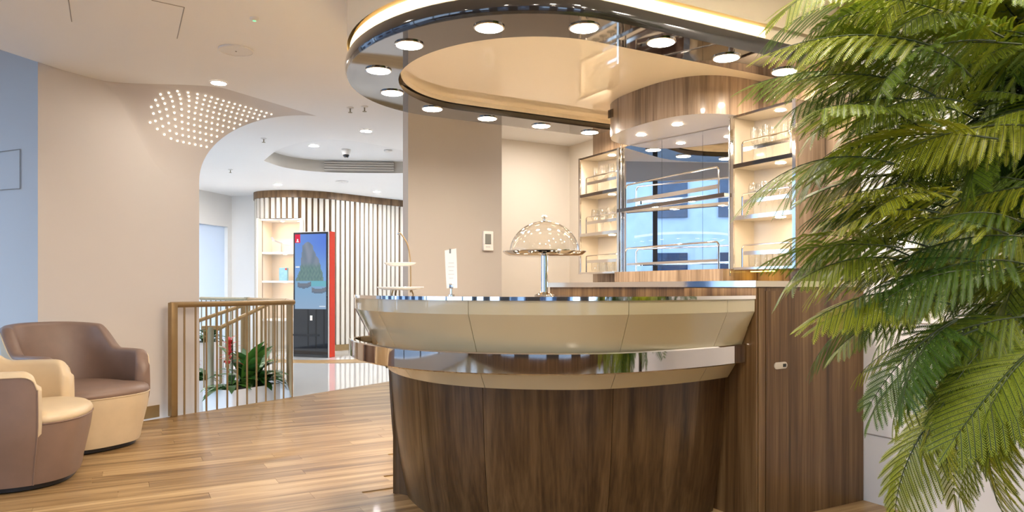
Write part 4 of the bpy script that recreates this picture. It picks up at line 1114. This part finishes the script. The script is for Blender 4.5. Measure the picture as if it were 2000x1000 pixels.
def picture(x, y):                      # x left->right, y bottom->top, 0..1
    sky = mixc((.16, .32, .62), (.05, .13, .62), sstep((y-.35)/.6)*(.45+.55*x))
    c = sky
    if y < .375: c = mixc((.24, .34, .47), (.17, .33, .50), y/.375)            # pale water and sand
    if .30 < y < .375 and x > .5: c = mixc(c, (.10, .40, .42), .8)
    # limestone rock
    if y > .37:
        top_ = .90; f = (y-.37)/(top_-.37)
        cxr = .46+.05*math.sin(f*5); hwid = .11+.33*max(0, 1-f)**.9+.012*math.sin(f*15)+.008*math.sin(f*37)
        if f > .9: hwid *= math.sqrt(max(0, (1-f)/.1))
        if abs(x-cxr) < hwid and f < 1:
            rock = mixc((.13, .15, .17), (.22, .22, .25), h2(x*.7, y*.4))
            if y < .62: rock = mixc(rock, mixc((.05, .12, .06), (.12, .22, .12), h2(x*2, y*2)), .8*sstep((.64-y)/.1))
            c = rock
    # two long boats on the beach
    for bx0, bx1, by in ((.08, .52, .33), (.54, 1.02, .26)):
        k_ = (x-bx0)/(bx1-bx0)
        if 0 <= k_ <= 1:
            yb = by-.045+.05*(k_-.45)**2*4*.5; ht = .055
            if yb-.01 < y < yb+ht: c = (.13, .12, .12) if y > yb+.012 else (.09, .10, .12)
    c = mixc(c, (.22, .32, .46), .28)
    if x < .17 and y > .885:                                   # red emblem in the corner
        c = (.62, .035, .07)
        if abs(x-.085) < .022 and .905 < y < .94: c = (.85, .7, .72)
        if abs(x-.085) < .05 and .892 < y < .902: c = (.85, .7, .72)
    if .02 < x < .16 and .555 < y < .572: c = (.62, .66, .70)
    if .78 < x < .97 and .035 < y < .045: c = (.62, .66, .72)
    return c
data = []
for iz in range(NZ):
    for ix in range(NX):
        data += [*picture((ix+.5)/NX, (iz+.5)/NZ), 1]
attr.data.foreach_set('color', data)
so_ = bpy.data.objects.new('screen', me); COL.objects.link(so_); attach(so_, ki)
kbox('reader', 'white_plastic', kw*.50, kw*.56, -.012, -.001, .60, .68)

# ------------------------------------------------------------------ feathery foliage at the right
def pinna(mb, rib, p, d, nrm, L_, w):
    """feather: dark midrib with separate fine needles on both sides"""
    n = max(8, int(L_/.0050)); side = d.cross(nrm).normalized(); drop = Vector((0, 0, -1)); prev = None; line = []
    for k_ in range(n+1):
        f = k_/n; c = p+d*(L_*f)+drop*(L_*.24*f*f); line.append(c)
        ww = w*(1 if .05 < f < .84 else (.5+f*10 if f <= .05 else max(.3, 1-(f-.84)*4.4)))
        if prev is not None:
            q = prev.lerp(c, .85)
            o = len(mb.v); hw_ = side*(ww*.22); mb.v += [tuple(prev-hw_), tuple(prev+hw_), tuple(c+hw_), tuple(c-hw_)]; mb.f.append((o, o+1, o+2, o+3))
            for sg in (-1, 1):
                tip = c+side*(sg*ww)+d*(ww*.55)-nrm*(ww*.22)
                tip2 = tip+d*(L_/n*.38); o = len(mb.v); mb.v += [tuple(prev), tuple(q), tuple(tip2), tuple(tip)]; mb.f.append((o, o+1, o+2, o+3) if sg > 0 else (o, o+3, o+2, o+1))
        prev = c
    for k_ in range(0, n-2, 3):
        a_, b_ = line[k_]+nrm*.0006, line[min(n, k_+3)]+nrm*.0006; h_ = side*.0009
        o = len(rib.v); rib.v += [tuple(a_-h_), tuple(a_+h_), tuple(b_+h_), tuple(b_-h_)]; rib.f.append((o, o+1, o+2, o+3))
def frond_mesh(seed, L_, pl, np_):
    r_ = random.Random(seed); mb = MB(); rb = MB()
    bend = r_.uniform(.5, 1.0); pts = []
    n = 14
    ang = .25; p = Vector((0, 0, 0)); pts = [p.copy()]
    for k_ in range(n):
        a_ = ang-bend*(k_/n)*1.25; p = p+Vector((math.cos(a_), 0, math.sin(a_)))*(L_/n); pts.append(p.copy())
    for k_ in range(np_):
        f = .14+.86*k_/(np_-1); q = f*n; i = min(n-1, int(q)); c = pts[i].lerp(pts[i+1], q-i); tdir = (pts[i+1]-pts[i]).normalized()
        lf = pl*(.45+.75*math.sin(PI*(.18+.70*f)))*(1-.35*f)*r_.uniform(.85, 1.1)
        for sg in (-1, 1):
            if k_ == np_-1 and sg > 0: d = tdir
            else:
                fwd = .55+.75*f+r_.uniform(-.08, .08)
                d = (Vector((0, sg, -.28+r_.uniform(-.15, .15)))+tdir*fwd).normalized()
            nrm = tdir.cross(Vector((0, 1, 0))); nrm = (nrm if nrm.z > 0 else -nrm); nrm = (nrm-d*nrm.dot(d)).normalized()
            pinna(mb, rb, c, d, nrm, lf, .0090)
    rad = [.0032*(1-.75*k_/n) for k_ in range(n+1)]
    base_ = len(mb.v)
    t2 = rb.tube(pts, rad, 5)
    me_ = bpy.data.meshes.new('frond'); me_.from_pydata(mb.v+t2.v, [], mb.f+[tuple(i+base_ for i in f_) for f_ in t2.f])
    me_.materials.append(M['fern']); me_.materials.append(M['stem_green'])
    for i, pgn in enumerate(me_.polygons):
        if i >= len(mb.f): pgn.material_index = 1
    me_.update(); return me_
FM = [frond_mesh(i, L_, pl, np_) for i, (L_, pl, np_) in enumerate(((.46, .150, 18), (.42, .135, 16), (.50, .160, 19), (.36, .120, 14), (.44, .155, 17), (.34, .110, 13)))]
fn = thing('feathery_tree', 'large feathery green plant hanging over the right side', 'plant', (2.12, 2.25, 0), local=True)
FX, FY = 2.12, 2.25
def fadd(mb, nm, m_):
    o = bpy.data.objects.new(nm, mb.mesh(nm, m_)); COL.objects.link(o); o.parent = fn; return o
fadd(MB().lathe([(0, .007), (.16, .007), (.20, .36), (.205, .40), (.185, .40), (.18, .35), (0, .34)], n=28), 'pot', 'planter_white')
fadd(MB().tube([(0, 0, .30), (.02, -.01, .9), (-.03, .0, 1.5), (-.06, -.02, 2.1), (-.10, 0, 2.45)], [.035, .032, .028, .022, .012], 10), 'trunk', 'bark')
rf = random.Random(11); nb_ = 0
bases = []
for k_ in range(15):
    z = .95+1.45*k_/14; a_ = PI+rf.uniform(-.9, .9)
    ln = rf.uniform(.30, .62)*(.8 if z > 2.3 else 1)
    st_ = Vector((-.03*(z-.9), 0, z-.15)); en_ = st_+Vector((math.cos(a_)*ln, math.sin(a_)*ln*.7, .10+rf.uniform(-.1, .12)))
    br = [st_, st_.lerp(en_, .5)+Vector((0, 0, .06)), en_]
    fadd(MB().tube(br, [.012, .009, .005], 6), 'branch', 'bark')
    bases += [br[1], en_, st_.lerp(en_, .8)+Vector((0, 0, .03))]
def frond(base_, yaw, pitch, roll, s_, k_):
    o = bpy.data.objects.new('frond', FM[k_]); COL.objects.link(o); o.parent = fn
    o.matrix_local = Matrix.Translation(base_) @ Matrix.Rotation(yaw, 4, 'Z') @ Matrix.Rotation(-pitch, 4, 'Y') @ Matrix.Rotation(roll, 4, 'X') @ Matrix.Diagonal((s_, s_, s_, 1))
for b_ in bases:
    for k_ in range(3):
        yaw = PI+rf.gauss(.0, .85)
        frond(b_+Vector((rf.uniform(-.05, .05), rf.uniform(-.05, .05), rf.uniform(-.05, .05))), yaw, rf.uniform(-.95, .45), rf.uniform(-.5, .5), rf.uniform(.8, 1.1), rf.randrange(6))
# outer drooping fronds that make the left outline
for (px2, pz2) in [(1640, 60), (1660, 130), (1620, 200), (1700, 250), (1690, 300), (1640, 360), (1700, 420), (1690, 470), (1640, 520), (1700, 560), (1690, 620), (1740, 660), (1780, 700), (1760, 760), (1830, 780), (1720, 60), (1760, 20), (1790, 560), (1840, 650), (1900, 690), (1960, 700), (1800, 330), (1850, 480), (1760, 180), (1900, 120), (1960, 560), (1880, 300), (1820, 100), (1930, 420), (1980, 260)]:
    for r_ in range(5):
        Y = 2.05+rf.uniform(-.22, .22); wx = (px2+150+rf.uniform(-40, 60)-1000)/1400*Y; wz = EYE+(561-pz2+rf.uniform(10, 60))/1400*Y
        dn = sstep((pz2-520)/300)
        frond(Vector((wx-FX, Y-FY, wz)), PI+rf.uniform(-.45, .45), .12-1.15*dn+rf.uniform(-.3, .15), rf.uniform(-.6, .6), rf.uniform(.75, 1.0), rf.randrange(6))

# inner mass of small fronds coloured dark for inner shade, too many to tell apart, joined into one part
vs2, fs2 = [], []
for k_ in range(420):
    b_ = Vector((rf.uniform(-.45, .25), rf.uniform(-.02, .40), rf.uniform(.95, 2.62)))
    if b_.z < 1.35 and b_.x < -.15: continue
    mt = Matrix.Translation(b_) @ Matrix.Rotation(PI+rf.uniform(-1.5, 1.5), 4, 'Z') @ Matrix.Rotation(-rf.uniform(-1.1, .3), 4, 'Y') @ Matrix.Rotation(rf.uniform(-.8, .8), 4, 'X')
    for i in range(13):
        x = .03+.022*i; z = .06*x-.7*x*x; ln = .11*math.sin(PI*(.2+.06*i))+.02
        for sg in (-1, 1):
            c0 = Vector((x, 0, z)); c1 = Vector((x+ln*.55, sg*ln*.8, z-ln*.25)); cm_ = c0.lerp(c1, .5); h_ = Vector((.0065, -sg*.0045, .002))
            o_ = len(vs2); vs2 += [tuple(mt @ v) for v in (c0, cm_+h_, c1, cm_-h_)]; fs2.append((o_, o_+1, o_+2, o_+3))
me_ = bpy.data.meshes.new('inner_foliage'); me_.from_pydata(vs2, [], fs2); me_.materials.append(M['fern_inner_shade']); me_.update()
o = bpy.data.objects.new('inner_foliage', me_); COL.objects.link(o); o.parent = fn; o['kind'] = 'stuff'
